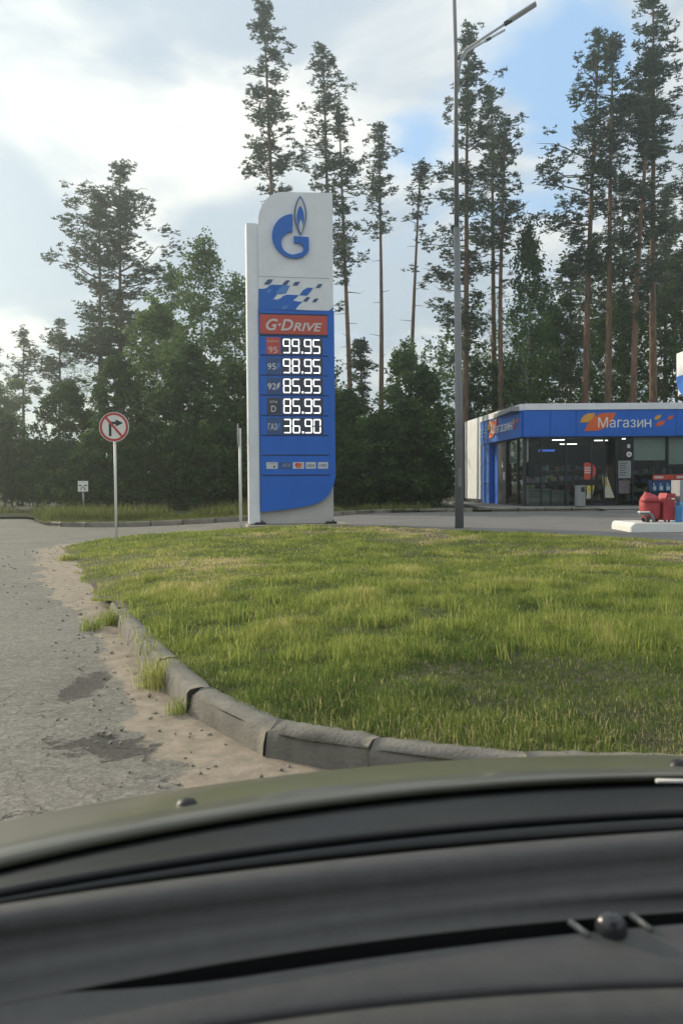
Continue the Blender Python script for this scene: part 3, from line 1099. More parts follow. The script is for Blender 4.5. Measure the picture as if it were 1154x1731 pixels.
# pines: label, u of the foot, v of the top, distance, v where the crown starts, half width in pixels, lean of the top in pixels, density, fullness
PINES = [
    ('tallest pine rising straight above the price sign, crown bent to the left', 474, 8, 46, 360, 56, -20, 1.25, 1.05),
    ('thin pine just right of the tallest pine above the price sign', 560, 76, 47, 360, 50, -4, 1.1, .95),
    ('double-stemmed looking pine with low foliage right of the price sign top', 596, 190, 44, 520, 50, -18, 1.1, 1.0),
    ('bare-trunked pine with narrow crown midway between price sign and street lamp', 643, 214, 48, 415, 36, 6, 1.1, 1.1),
    ('slender leaning pine with small tufted crown left of the street lamp', 690, 276, 46, 400, 27, 22, .95, 1.0),
    ('broad tall pine directly behind the street lamp pole', 785, 48, 44, 640, 66, 12, 1.25, 1.05),
    ('pine with orange trunk just right of the street lamp pole', 850, 205, 43, 480, 52, -4, 1.05, 1.0),
    ('pine close behind the lamp pole with its crown under the lamp arm', 836, 150, 47, 460, 42, -6, 1.0, .9),
    ('wide-crowned pine with long left branches above the shop corner', 985, 52, 42, 520, 76, 24, 1.2, 1.1),
    ('pine with a long bare orange trunk above the middle of the shop', 1025, 66, 41, 330, 40, 10, 1.1, 1.0),
    ('pine with pale orange trunk leaning right above the shop sign', 1068, 95, 40, 560, 50, 24, 1.1, 1.05),
    ('tallest pine at the right edge of the picture behind the shop', 1105, -28, 41, 480, 58, -12, 1.35, 1.15),
    ('dark pine cut off by the right edge behind the shop roof', 1172, 150, 46, 640, 62, 8, 1.3, 1.1),
    ('tall broad pine with two stems left of the price sign, higher stem', 207, 283, 48, 640, 92, 4, 1.2, 1.1),
    ('lower stem of the twin pines left of the price sign', 172, 335, 47, 660, 78, 6, 1.25, 1.1),
    ('narrow hazy pine near the left edge beyond the road bend', 42, 552, 62, 700, 30, 4, 1.1, 1.0),
    ('dense medium pine between the left edge and the twin pines', 102, 545, 55, 720, 50, 2, 1.2, 1.1),
    ('pine cut off by the left edge of the picture', -6, 585, 66, 760, 34, 0, 1.1, 1.0),
    ('dark mid-height pine filling the gap behind the bare orange trunks', 1052, 300, 52, 660, 62, 0, 1.2, 1.15),
    ('lower dark pine behind the left corner of the shop roof', 962, 440, 53, 680, 48, 4, 1.2, 1.1),
    ('dark pine behind the pale orange trunk near the right edge', 1122, 330, 54, 680, 58, 0, 1.2, 1.15),
    ('small young pine with pointed top right of the price sign', 614, 578, 42, 700, 18, 2, 1.6, 1.2),
]
for i, (lab, u, v, d, vb, hwp, lp, dn, fu) in enumerate(PINES):
    H = top_h(v, d, u)
    base = max(.8, top_h(vb, d, u))
    pp = pine_parts(1000 + i * 7, H, base, hwp / F * d, lp / F * d, dn, fu)
    plant('pine_tree', lab, 'pine tree', PG, u, d, pp, (BARKP, NEEDLE))

# broadleaf trees: label, u, v top, distance, half width px, shape, leaf mat, kind of parameters
LEAFY = [
    ('sparse tall aspen with thin upright top left of the price sign', 345, 376, 42, 70, 'oval', LEAFP, dict(base=1.6, sparse=.25, n_cl=1100, per=25, leaf=.08)),
    ('pale leafy aspen whose twigs touch the left edge of the price sign', 404, 452, 43, 58, 'oval', LEAFP, dict(base=1.5, sparse=.35, n_cl=820, per=24, leaf=.08)),
    ('pale aspen between the twin pines and the tall thin-topped aspen', 296, 428, 44, 54, 'oval', LEAFP, dict(base=1.5, sparse=.35, n_cl=760, per=24, leaf=.08)),
    ('rounded light green tree under the aspens left of the price sign', 262, 490, 39, 70, 'oval', LEAFP, dict(base=.6, n_cl=620, per=36)),
    ('dark rounded tree behind the no right turn sign', 205, 600, 38, 62, 'bush', LEAF, dict(base=.2, n_cl=640, per=40)),
    ('dark leafy tree between the road sign and the edge-on post', 330, 590, 37, 76, 'bush', LEAF, dict(base=.2, n_cl=760, per=40)),
    ('dark leafy tree against the left side of the price sign', 408, 610, 38.5, 52, 'bush', LEAF, dict(base=.2, n_cl=560, per=40)),
    ('leafy tree left of the no right turn sign behind the small white sign', 120, 650, 41, 62, 'bush', LEAF, dict(base=.2, n_cl=620, per=40)),
    ('leafy young birch between price sign and lamp, pale green pointed top', 684, 562, 38, 48, 'oval', LEAFP, dict(base=.5, n_cl=520, per=36)),
    ('dark leafy tree touching the right side of the price sign', 590, 655, 37.5, 58, 'bush', LEAF, dict(base=.2, n_cl=640, per=40)),
    ('dark leafy tree in front of the bare-trunked pine', 650, 690, 36.5, 60, 'bush', LEAF, dict(base=.2, n_cl=640, per=40)),
    ('dark leafy tree just left of the street lamp foot', 722, 612, 37, 46, 'bush', LEAF, dict(base=.2, n_cl=640, per=40)),
    ('drooping birch standing behind the left corner of the shop', 893, 345, 43, 52, 'oval', LEAF, dict(base=3.0, n_cl=620, per=34, droop=.5, hang=.35)),
    ('dark leafy tree behind the white end wall of the shop', 815, 600, 45, 56, 'bush', LEAF, dict(base=.2, n_cl=640, per=40)),
    ('bushy tree above the blue fascia left of the shop sign', 940, 500, 46, 60, 'bush', LEAF, dict(base=.2, n_cl=640, per=38)),
    ('dark bushy tree above the shop sign lettering', 1040, 500, 47, 66, 'bush', LEAF, dict(base=.2, n_cl=640, per=38)),
    ('dark leafy tree at the right edge above the shop roof', 1142, 430, 48, 60, 'bush', LEAF, dict(base=.2, n_cl=720, per=38)),
    ('hazy light green tree at the left edge where the road bends', 12, 640, 56, 48, 'bush', LEAFP, dict(base=.2, n_cl=620, per=36, leaf=.11)),
    ('hazy bush at the far end of the road near the left edge', 38, 785, 47, 36, 'bush', LEAFP, dict(base=.2, n_cl=340, per=36)),
]
for i, (lab, u, v, d, hwp, shp, lm, kw) in enumerate(LEAFY):
    H = top_h(v, d, u)
    pp = leafy_parts(3000 + i * 11, H, hwp / F * d, shape=shp, stems=1 if shp == 'oval' else 3, **kw)
    plant('broadleaf_tree', lab, 'tree', BG, u, d, pp, (BARKB if shp == 'oval' else BARKD, lm))

# low bushes along the forest edge: three shapes, copied
protos = []
for k in range(3):
    protos.append(leafy_parts(5000 + k, 3.4 + .5 * k, 1.7, base=.1, shape='bush', stems=5, n_cl=420, per=36, leaf=.08))
BUSH = [
    (60, 44, 1.0, 'low hazy bush behind the road end'), (165, 36, .9, 'low dark bush left of the no right turn sign pole'),
    (232, 35.5, .85, 'low dark bush right of the no right turn sign pole'), (300, 35.2, 1.0, 'low bush with pale leaves above the tall verge grass'),
    (362, 35, .95, 'low dark bush left of the edge-on post'), (420, 35.5, 1.0, 'low dark bush beside the left edge of the price sign'),
    (585, 35, 1.0, 'low dark bush by the right foot of the price sign'), (630, 34.8, .95, 'low dark bush midway between price sign and lamp'),
    (690, 35.2, 1.05, 'low dark bush left of the street lamp'), (728, 36, .75, 'low dark bush beside the street lamp foot'),
       (8, 40, 1.1, 'hazy bush at the left edge where the road ends'), (-30, 41, 1.2, 'hazy bush cut off by the left edge beyond the road'), (105, 38, .95, 'low hazy bush left of the small white square sign'),
]
first = {}
for i, (u, d, s, lab) in enumerate(BUSH):
    k = i % 3
    x = (u - CU) / F * d
    if k not in first:
        t = plant('bush', lab, 'bush', SG, u, d, protos[k], (BARKD, LEAF))
        first[k] = t
    else:
        t = first[k].copy()
        COL.objects.link(t)
        t['label'] = lab
        for ch in list(first[k].children):
            c = ch.copy()
            COL.objects.link(c)
            c.parent = t
        t.location = (x, d, zg(x, d))
    t.scale = (s, s, s)
    t.rotation_euler.z = i * 1.9

# the wood beyond: one mass
Vs, Fs, Ts, paths, off = [], [], [], [], 0
r = np.random.default_rng(77)
pool = [leafy_parts(7000 + k, 10 + 2.0 * k, 3.0, base=.6, shape='bush', stems=1, n_cl=300, per=26, leaf=.15) for k in range(3)]
pool += [pine_parts(7100 + k, 15 + 2 * k, 5, 2.2, 0, .8, .8) for k in range(3)]
spots = []
for k in range(96):
    d = r.uniform(52, 84)
    u = r.uniform(-420, 1700)
    spots.append((u, d))
for k in range(26):
    spots.append((r.uniform(770, 1190), r.uniform(50, 70)))
for u, d in spots:
    x = (u - CU) / F * d
    k = int(r.integers(0, 6))
    lim = np.interp(u, [-150, 60, 130, 420, 470, 640, 760, 860, 1300], [690, 620, 560, 510, 600, 640, 590, 470, 400])
    pp = pool[k]
    H = pp[0][0][0][-1][2]
    s = min(1.25, max(.35, (at(u, lim + r.uniform(0, 60), d).z) / H))
    V, Fc, tint = pp[1]
    if k < 3:
        keep = np.arange(len(Fc)) % 4 == 0
        V = V.reshape(-1, 4, 3)[keep].reshape(-1, 3)
        tint = tint.reshape(-1, 4)[keep].ravel()
    else:
        keep = np.arange(len(V) // 4) % 4 == 0
        V = V.reshape(-1, 4, 3)[keep].reshape(-1, 3)
        tint = tint.reshape(-1, 4)[keep].ravel()
    a = r.uniform(0, 6.28)
    Rm = np.array([[math.cos(a), -math.sin(a), 0], [math.sin(a), math.cos(a), 0], [0, 0, 1]])
    Vs.append(V @ Rm.T * s + np.array([x, d, .2]))
    Ts.append(tint)
V = np.concatenate(Vs)
fw = mesh_np('forest', V, [np.arange(len(V)).reshape(-1, 4)], LEAF, attrs={'tint': np.concatenate(Ts)})
tag(fw, 'dense dark wood filling the gaps behind the front trees', 'forest', kind='stuff')


# ------------------------------------------------------------------ grass
GRASS = ramp_mat('grass_blades', [(0, (.05, .078, .024)), (.32, (.115, .155, .042)), (.62, (.215, .245, .062)), (.85, (.31, .285, .115)), (1, (.40, .34, .21))], .5, 1.65)
DRYG = ramp_mat('verge_grass_blades', [(0, (.030, .048, .014)), (.5, (.085, .105, .032)), (.8, (.16, .17, .06)), (1, (.26, .22, .12))], .42, 1.5)


def blades(x, y, z, h, w, tint, r, lean=.35):
    n = len(x)
    az = r.uniform(0, 2 * np.pi, n)
    la = az + r.normal(0, .8, n)
    s = np.stack([np.cos(az + 1.57), np.sin(az + 1.57), np.zeros(n)], 1) * w[:, None]
    ld = np.stack([np.cos(la), np.sin(la), np.zeros(n)], 1) * (h * np.abs(r.normal(0, lean, n) + r.choice([0, .5], n, p=[.6, .4])))[:, None]
    b = np.stack([x, y, z], 1)
    up = np.array([[0, 0, 1.]])
    m = b + ld * .30 + up * (h * .58)[:, None]
    t = b + ld * 1.0 + up * (h * np.clip(1 - np.linalg.norm(ld, axis=1) / h * .35, .5, 1))[:, None]
    V = np.stack([b - s, b + s, m + s * .75, m - s * .75, t], 1).reshape(-1, 3)
    i = np.arange(n) * 5
    return V, np.stack([i, i + 1, i + 2, i + 3], 1), np.stack([i + 3, i + 2, i + 4], 1), np.repeat(tint, 5)


r = np.random.default_rng(11)
parts = []
for y0, y1, dens, wd in ((3.33, 4.4, 9800, .0018), (4.4, 6, 7200, .0022), (6, 8.5, 4500, .0029), (8.5, 12, 2500, .0040), (12, 16, 1400, .0056), (16, 20.9, 950, .0072)):
    xa, xb = -.46 * y1 - .6, .44 * y1 + 2.6
    n = int((xb - xa) * (y1 - y0) * dens)
    x, y = r.uniform(xa, xb, n), r.uniform(y0, y1, n)
    D, _ = dist_line(LAWN, x, y)
    edge = .13 + .05 * (fbm(x, y, 4) - .5)
    ok = inside(LAWN, x, y)
    ok = np.where(y < 8.4, ok & (D > edge), (ok & (D > .35 * (fbm(x + 7, y, 1.5) - .52))) | (D < .5 * (fbm(x, y, 2.4) - .50)))
    dry = smooth((fbm(x + 31, y * 1.4, .55) - .42) * 4.5) * smooth((y - 7.5) / 4) * (.25 + .75 * smooth((x + 4.0) / 3))
    ok &= r.random(n) > .85 * dry * smooth((fbm(x, y, 2.2) - .42) * 8)
    x, y, D, dry = x[ok], y[ok], D[ok], dry[ok]
    n = len(x)
    cl = fbm(x, y, 1.3)
    cl2 = fbm(x + 50, y, 4.0)
    tall = smooth((cl - .47) * 5) * smooth((y - 4.6) / 1.2) * (1 - smooth((y - 9.5) / 3.0))
    cl3 = fbm(x + 11, y + 5, 2.3, 3)
    h = (.018 + .042 * smooth((cl3 - .36) * 3.2) + .020 * cl2 + .045 * tall * r.random(n) ** .7 + .02 * r.random(n)) * r.uniform(.5, 1.3, n)
    h *= np.clip(.55 + D / .8, .55, 1.0) * (1 - .35 * dry)
    tint = .30 + .34 * (cl2 - .5) * 1.6 + .34 * (cl3 - .45) + .24 * tall + .50 * dry + .10 * smooth((y - 7) / 6) * (r.random(n) < .7) + r.normal(0, .11, n) + .25 * (fbm(x, y, .5) - .5)
    tint -= .16 * smooth((5.6 - y) / 1.4)
    tint += .22 * (fbm(x + 3, y + 8, 7, 2) - .5)
    straw = r.random(n) < (.05 + .16 * smooth((4.4 - y) / .8))
    tint = np.where(straw, r.uniform(.75, 1.0, n), tint)
    parts.append((x, y, zl(x, y) - .01, h, wd * r.uniform(.7, 1.5, n), np.clip(tint, 0, 1)))
# seed stalks and taller tufts here and there
for k in range(90):
    y = r.uniform(4.6, 13) if k > 60 else r.uniform(5, 8)
    x = r.uniform(-.35 * y, .45 * y)
    if not inside(LAWN, np.array([x]), np.array([y]))[0]:
        continue
    n = int(r.integers(14, 46))
    q = r.normal(0, .05, (2, n))
    xx, yy = x + q[0], y + q[1]
    parts.append((xx, yy, zl(xx, yy) - .01, r.uniform(.09, .21, n), np.full(n, .0022 + .0002 * y), np.clip(r.normal(.55, .12, n), 0, 1)))
cat = [np.concatenate([p[i] for p in parts]) for i in range(6)]
V, Q, T3, tn = blades(*cat, r, .55)
tag(mesh_np('grass', V, [Q, T3], GRASS, attrs={'tint': tn}), 'green and yellowish blades covering the lawn', 'grass', kind='stuff')

n = 46000
y = 25.8 + 13 * r.random(n) ** 1.5
x = VX(y) + .1 + (VR(np.minimum(y, 30.6)) - np.maximum(VX(y), -24) - .2) * r.random(n)
x = np.where(VX(y) < -24, x + (-24 - VX(y)), x)
tallv = smooth((fbm(x, y, .45) - .38) * 5)
h = (.12 + .55 * tallv * r.random(n) ** .6 * smooth((y - 26.2) / 1.2)) * r.uniform(.6, 1.2, n)
h *= np.where(x > -3.0, .55, 1.0)
V, Q, T3, tn = blades(x, y, za(x, y) + .09, h, r.uniform(.006, .013, n), np.clip(.42 + .2 * (fbm(x, y, 1.2) - .5) + .2 * tallv + r.normal(0, .14, n), 0, 1), r)
tag(mesh_np('verge_grass', V, [Q, T3], DRYG, attrs={'tint': tn}), 'tall rough grass and weeds on the forest verge', 'grass', kind='stuff')

for i, (u, v, hh, n, sp, lab) in enumerate([
        (268, 1160, .26, 260, .06, 'tall dry grass tuft growing in the gutter against the kerb'),
        (186, 1056, .22, 170, .05, 'grass tuft at the far end of the kerb stones'),
        (158, 1064, .18, 120, .05, 'small weed tuft on the sandy shoulder left of the kerb end'),
        (303, 1205, .13, 90, .03, 'little weed sprouting from the open kerb joint'),
        (116, 950, .15, 300, .08, 'pale low weed clump at the tip of the lawn edge')]):
    p = onz(u, v, 0.01)
    q = r.normal(0, sp, (2, n))
    q[0] -= .4 * q[1] * (i < 2)
    V, Q, T3, tn = blades(q[0], q[1], np.zeros(n) - .01, hh * r.uniform(.4, 1.1, n), np.full(n, .0012 + .00022 * p.y), np.clip(r.normal(.68 if i in (0, 4) else .5, .15, n), 0, 1), r, .45)
    o = mesh_np('weed_tuft', V, [Q, T3], GRASS, attrs={'tint': tn})
    o.location = (p.x, p.y, 0.005 + float(za(p.x, p.y)))
    tag(o, lab, 'weed')

# loose gravel and crumbs of asphalt on the shoulder and round the broken patches
r = np.random.default_rng(23)
n = 3600
x, y = r.uniform(-6.3, .8, n), r.uniform(3.3, 17, n) ** 1.0
y = np.where(r.random(n) < .6, r.uniform(3.3, 7.5, n), y)
D, A = dist_line(LEFT, x, y)
A = A - 6.4
w_ = np.interp(A, [0, 4.4, 5.6, 7.5, 9.0, 11.5, 17, 20], [.5, .35, .3, .35, .5, .75, .6, .3])
ok = ~inside(LAWN, x, y) & (D < w_ * r.uniform(.2, 2.2, n)) & (D > .02)
x, y = x[ok], y[ok]
n = len(x)
sz = r.uniform(.004, .012, n) * (1 + .06 * y) * np.where(r.random(n) < .05, 1.9, 1.0)
oct_ = np.array([[1, 0, 0], [0, 1, 0], [-1, 0, 0], [0, -1, 0], [0, 0, .8], [0, 0, -.8]], float)
V = oct_[None] * sz[:, None, None] * r.uniform(.6, 1.2, (n, 6, 1))
a_ = r.uniform(0, 6.28, n)
V = np.stack([V[..., 0] * np.cos(a_)[:, None] - V[..., 1] * np.sin(a_)[:, None], V[..., 0] * np.sin(a_)[:, None] + V[..., 1] * np.cos(a_)[:, None], V[..., 2]], -1)
V += np.stack([x, y, za(x, y) + .35 * sz + .002], 1)[:, None]
fo = np.array([[0, 1, 4], [1, 2, 4], [2, 3, 4], [3, 0, 4], [1, 0, 5], [2, 1, 5], [3, 2, 5], [0, 3, 5]])
tag(mesh_np('gravel', V.reshape(-1, 3), [(np.arange(n)[:, None, None] * 6 + fo[None]).reshape(-1, 3)], M('gravel_grey', (.17, .155, .13), .9, scale=40, col2=(.38, .34, .28))), 'loose gravel and crumbs on the sandy road edge', 'gravel', kind='stuff')

# ------------------------------------------------------------------ price sign
PX = 64.8
P0 = at(441, 888, 21.3)
stele = tag(empty('price_sign', (P0.x, P0.y, P0.z), math.radians(9)), 'tall blue and white fuel price sign with lit prices standing at the lawn edge', 'price sign')
sx = lambda u: (u - 441) / PX
sz_ = lambda v: (888 - v) / PX
# plinth body and left column
MB().box(sx(429), sx(565), .14, .50, 0.02, sz_(866) + 2.5, .012).build('plinth', PLINTH, stele)
MB().box(sx(421.5), sx(440.4), .05, .55, sz_(886), sz_(388), .02).build('side_column', WHITE, stele)
MB().box(sx(418), sx(590), -.35, .9, -.16, .012, .02).build('base_slab', CONC2, stele)
for u in (440, 560):
    m_ = MB().box(sx(u) - .14, sx(u) + .14, -.02, .13, .015, .075, .01)
    m_.tube([(sx(u) + .05, .02, .05), (sx(u) + .05, .02, .12)], .022, 8)
    m_.build('anchor_foot', DARKM, stele)


def arc(cx, cz, r_, a0, a1, n=10, rz_=None):
    return [(cx + r_ * math.cos(math.radians(a0 + (a1 - a0) * k / n)), cz + (rz_ or r_) * math.sin(math.radians(a0 + (a1 - a0) * k / n))) for k in range(n + 1)]


R0, RB = sx(565.5), .62
board = [(0, sz_(866)), (sx(470), sz_(863.5)), (sx(505), sz_(859)), (sx(530), sz_(854))]
board += [(sx(545), sz_(848)), (sx(556), sz_(838)), (sx(563), sz_(824)), (R0 + .03, sz_(808))]
board += [(R0 + .02, sz_(530)), (0, sz_(530))]
MB().prism(board, 0.0, .16).build('blue_board', BLUE, stele)
wtop = [(0, sz_(531.5)), (R0 - .62, sz_(531.5))]
wtop = [(0, sz_(529.5)), (R0, sz_(529.5)), (R0, sz_(334)), (sx(482), sz_(336.5))]
wtop += [(sx(482) + .0 + (-sx(482)) * (1 - math.cos(math.radians(a))), sz_(390) + (sz_(336.5) - sz_(390)) * math.sin(math.radians(a))) for a in range(82, -1, -9)]
wtop2 = [(sx(482) - sx(482) * math.sin(math.radians(a)), sz_(390) + (sz_(336.5) - sz_(390)) * math.cos(math.radians(a))) for a in range(8, 91, 8)]
MB().prism([(0, sz_(529.5)), (R0, sz_(529.5)), (R0, sz_(334)), (sx(482), sz_(336.5))] + wtop2, 0.0, .16).build('white_board', WHITE, stele)
MB().box(0.0, R0 - .10, -.004, .01, sz_(476.6), sz_(475.8)).build('panel_seam', GREYP, stele)

# emblem: a round letter with a flame, raised from the board
ex = lambda c: sx(400 + c / 5.77)
ez = lambda c: sz_(320 + c / 5.77)
S_ = 1 / 5.77 / PX


def pc(cx, cy, r_, a0, a1, n):
    """arc in crop pixels, angles from east, y down"""
    return [(ex(cx + r_ * math.cos(math.radians(a0 + (a1 - a0) * k / n))), ez(cy + r_ * math.sin(math.radians(a0 + (a1 - a0) * k / n)))) for k in range(n + 1)]


em = pc(578, 515, 208, 266, 72, 26)                   # outer rim from the top round the left to the bottom
em += [(ex(665), ez(705)), (ex(698), ez(676)), (ex(720), ez(645)), (ex(720), ez(520)), (ex(577), ez(515)), (ex(577), ez(580))]
em += [(ex(600), ez(575)), (ex(628), ez(578)), (ex(652), ez(592)), (ex(668), ez(618)), (ex(668), ez(645)), (ex(650), ez(668))]
em += pc(563, 582, 108, 62, 262, 18)
em += [(ex(563), ez(474))]
MB().prism(em, -.075, .0).build('emblem_letter', BLUE2, stele)


def flame(cx, top, bot, w, wide=.47):
    L_, R_ = [], []
    for k in range(13):
        t = k / 12
        y = top + (bot - top) * t
        ww = w * (math.sin(math.pi * t ** (math.log(.5) / math.log(wide))) ** .85)
        R_.append((ex(cx + ww), ez(y)))
        L_.append((ex(cx - ww), ez(y)))
    return L_ + R_[::-1][1:-1]


fl = MB().prism(flame(641, 128, 502, 58), -.06, 0).build('flame', BLUE4, stele)
MB().prism(flame(641, 150, 484, 46), -.064, -.05).build('flame_halo', CARDS, fl)
MB().prism(flame(641, 225, 478, 37, .45), -.068, -.05).build('flame_core', BLUE2, fl)
MB().prism(flame(645, 355, 484, 18, .5), -.072, -.05).build('flame_heart', CARDS, fl)

# flag pattern over the white board, thin film shapes
fx = lambda c: sx(440 + c / 8.243)
fz = lambda c: sz_(470 + c / 8.243 - .010 * (c / 8.243))


def fpoly(pts):
    return [(fx(a) if a > 12 else 0.0, fz(b_)) for a, b_ in pts]


MB().prism(fpoly([(10, 222), (80, 220), (120, 208), (150, 180), (180, 160), (330, 158), (345, 163), (440, 165), (420, 200), (385, 270), (340, 285), (265, 288), (240, 318), (207, 360), (262, 362), (310, 340), (345, 308), (400, 290), (560, 292), (530, 325), (478, 370), (545, 380), (610, 380), (560, 430), (510, 492), (700, 500), (860, 515), (960, 505), (1010, 470), (1033, 430), (1033, 497), (10, 497)]), -.006, .004).build('blue_flag_field', BLUE2, stele)
k = 0
for pts, mt in (([(80, 162), (105, 125), (140, 90), (208, 88), (185, 130), (155, 162)], BLUE4), ([(330, 158), (362, 115), (395, 92), (440, 95), (415, 130), (388, 162)], BLUE4),
                ([(472, 163), (505, 115), (578, 106), (550, 150), (538, 163)], BLUE4), ([(788, 187), (830, 132), (890, 130), (862, 170), (845, 187)], BLUE4),
                ([(565, 294), (615, 225), (680, 185), (757, 188), (720, 240), (672, 297)], BLUE2), ([(612, 378), (650, 330), (680, 314), (716, 318), (690, 355), (668, 380)], BLUE4),
                ([(738, 385), (775, 335), (832, 330), (805, 370), (792, 385)], BLUE4), ([(240, 280), (290, 205), (345, 168), (440, 168), (400, 235), (365, 282)], BLUE3),
                ([(103, 270), (145, 225), (190, 225), (160, 272)], BLUE3), ([(315, 492), (350, 445), (412, 437), (385, 475), (365, 492)], BLUE3)):
    MB().prism(fpoly(pts), -.0085 - .0002 * k, -.0055).build('flag_square', mt, stele)
    k += 1
# white corner that wraps round the blue field at the right
# slogan plate
sp = MB().box(sx(442.6), sx(554.5), -.035, .01, sz_(570.5), sz_(539), .006).build('slogan_plate', RED, stele)
MB().box(sx(442.6), sx(555.5), -.030, .01, sz_(539), sz_(536.4)).build('plate_trim', NAVY, sp)
MB().box(sx(442.6), sx(555.5), -.030, .01, sz_(573.2), sz_(570.5)).build('plate_trim', NAVY, sp)
text('lettering', 'G·D', .295, sx(452.5), sz_(564.3), -.035, PINKW, sp, .012, shear=.28, fit=.70, bold=.022)
text('lettering', 'RIVE', .215, sx(497.5), sz_(564.6), -.035, PINKW, sp, .012, shear=.28, fit=.755, bold=.022)

SEGS = {'0': 'abcdef', '1': 'bc', '2': 'abged', '3': 'abgcd', '4': 'fgbc', '5': 'afgcd', '6': 'afgedc', '7': 'abc', '8': 'abcdefg', '9': 'abcdfg'}


def digit(ch, x, z, w, h, parent):
    t = .11 * w + .009
    m_ = MB()
    e = .010

    def hb(zc):
        m_.prism([(x + e, zc), (x + e + t * .4, zc + t / 2), (x + w - e - t * .4, zc + t / 2), (x + w - e, zc), (x + w - e - t * .4, zc - t / 2), (x + e + t * .4, zc - t / 2)], -.022, -.012)

    def vb(xc, a, b_):
        m_.prism([(xc, a + e), (xc + t / 2, a + e + t * .4), (xc + t / 2, b_ - e - t * .4), (xc, b_ - e), (xc - t / 2, b_ - e - t * .4), (xc - t / 2, a + e + t * .4)], -.022, -.012)
    for c in SEGS[ch]:
        if c == 'a':
            hb(z + h - t / 2)
        elif c == 'g':
            hb(z + h / 2)
        elif c == 'd':
            hb(z + t / 2)
        elif c in 'bf':
            vb(x + (w - t / 2 if c == 'b' else t / 2), z + h / 2, z + h - t * .2)
        else:
            vb(x + (w - t / 2 if c == 'c' else t / 2), z + t * .2, z + h / 2)
    m_.build('digit', LED, parent)


rowsp = [(574.0, 605.6, '99.95', '95', 'red'), (607.0, 638.6, '98.95', '95', 'blue'), (640, 671.6, '85.95', '92', 'blue'), (673.2, 705.4, '85.95', 'D', 'dark'), (706.8, 738.4, '36.90', 'ГАЗ', 'blue')]
for v0, v1, price, grade, kd in rowsp:
    pr = MB().box(sx(443.2), sx(555.5), -.014, .006, sz_(v1 - .9), sz_(v0 + .9), .004).build('price_row', BLUE, stele)
    MB().box(sx(443.2), sx(556), -.010, .006, sz_(v1 + .7), sz_(v1 - .9)).build('row_seam', NAVY, pr)
    zt, zb_ = sz_(v0 + 3.4), sz_(v1 - 3.0)
    MB().box(sx(477.6), sx(547.0), -.020, -.010, zb_ - .02, zt + .02).build('display', DISPLAY, pr)
    gm = {'red': RED, 'blue': BLUE4, 'dark': DISPLAY}[kd]
    MB().box(sx(453), sx(476.2), -.020, -.010, zb_ - .02, zt + .02, .003).build('grade_plate', gm, pr)
    if kd == 'red':
        text('lettering', '95', .165, sx(456.3), zb_ + .015, -.020, PINKW, pr, .004, fit=.23)
        text('lettering', 'G-Drive', .060, sx(454), zb_ + .285, -.020, PINKW, pr, .004, shear=.25, fit=.29)
    elif kd == 'dark':
        text('lettering', 'D', .165, sx(460), zb_ + .05, -.020, LETTER, pr, .004, fit=.12)
        text('lettering', 'ОПТИ', .055, sx(457.6), zb_ + .275, -.020, LETTER, pr, .004, fit=.19)
    elif grade == 'ГАЗ':
        text('lettering', grade, .16, sx(454.5), zb_ + .10, -.020, LETTER, pr, .004, fit=.225)
    else:
        text('lettering', grade, .165, sx(454.5), zb_ + .10, -.020, LETTER, pr, .004, fit=.21)
    if kd == 'blue':
        lx, lz = sx(469.2), zb_ + .14
        leafp = [(lx, lz - .02), (lx + .015, lz + .09), (lx + .075, lz + .15), (lx + .085, lz + .12), (lx + .07, lz + .03), (lx + .01, lz - .035)]
        MB().prism(leafp, -.024, -.018).build('leaf_mark', {'98.95': BLUE3, '85.95': PINKW, '36.90': BLUE3}[price], pr)
    hh = zt - zb_ - .02
    wd = .195
    xs_ = [sx(480.2), sx(495.4), sx(515.6), sx(530.2)]
    q = 0
    for ch in price:
        if ch == '.':
            MB().box(sx(511.2), sx(511.2) + .045, -.022, -.012, zb_ + .01, zb_ + .06).build('decimal_point', LED, pr)
        else:
            digit(ch, xs_[q], zb_ + .01, wd, hh, pr)
            q += 1
for v0, v1 in ((739.8, 771.4), (772.8, 804.8)):
    bp_ = MB().box(sx(443.4), sx(556.5), -.014, .006, sz_(v1 - .9), sz_(v0 + .9), .004).build('blank_panel', BLUE, stele)
    MB().box(sx(443.4), sx(557), -.010, .006, sz_(v1 + .7), sz_(v1 - .9)).build('row_seam', NAVY, bp_)
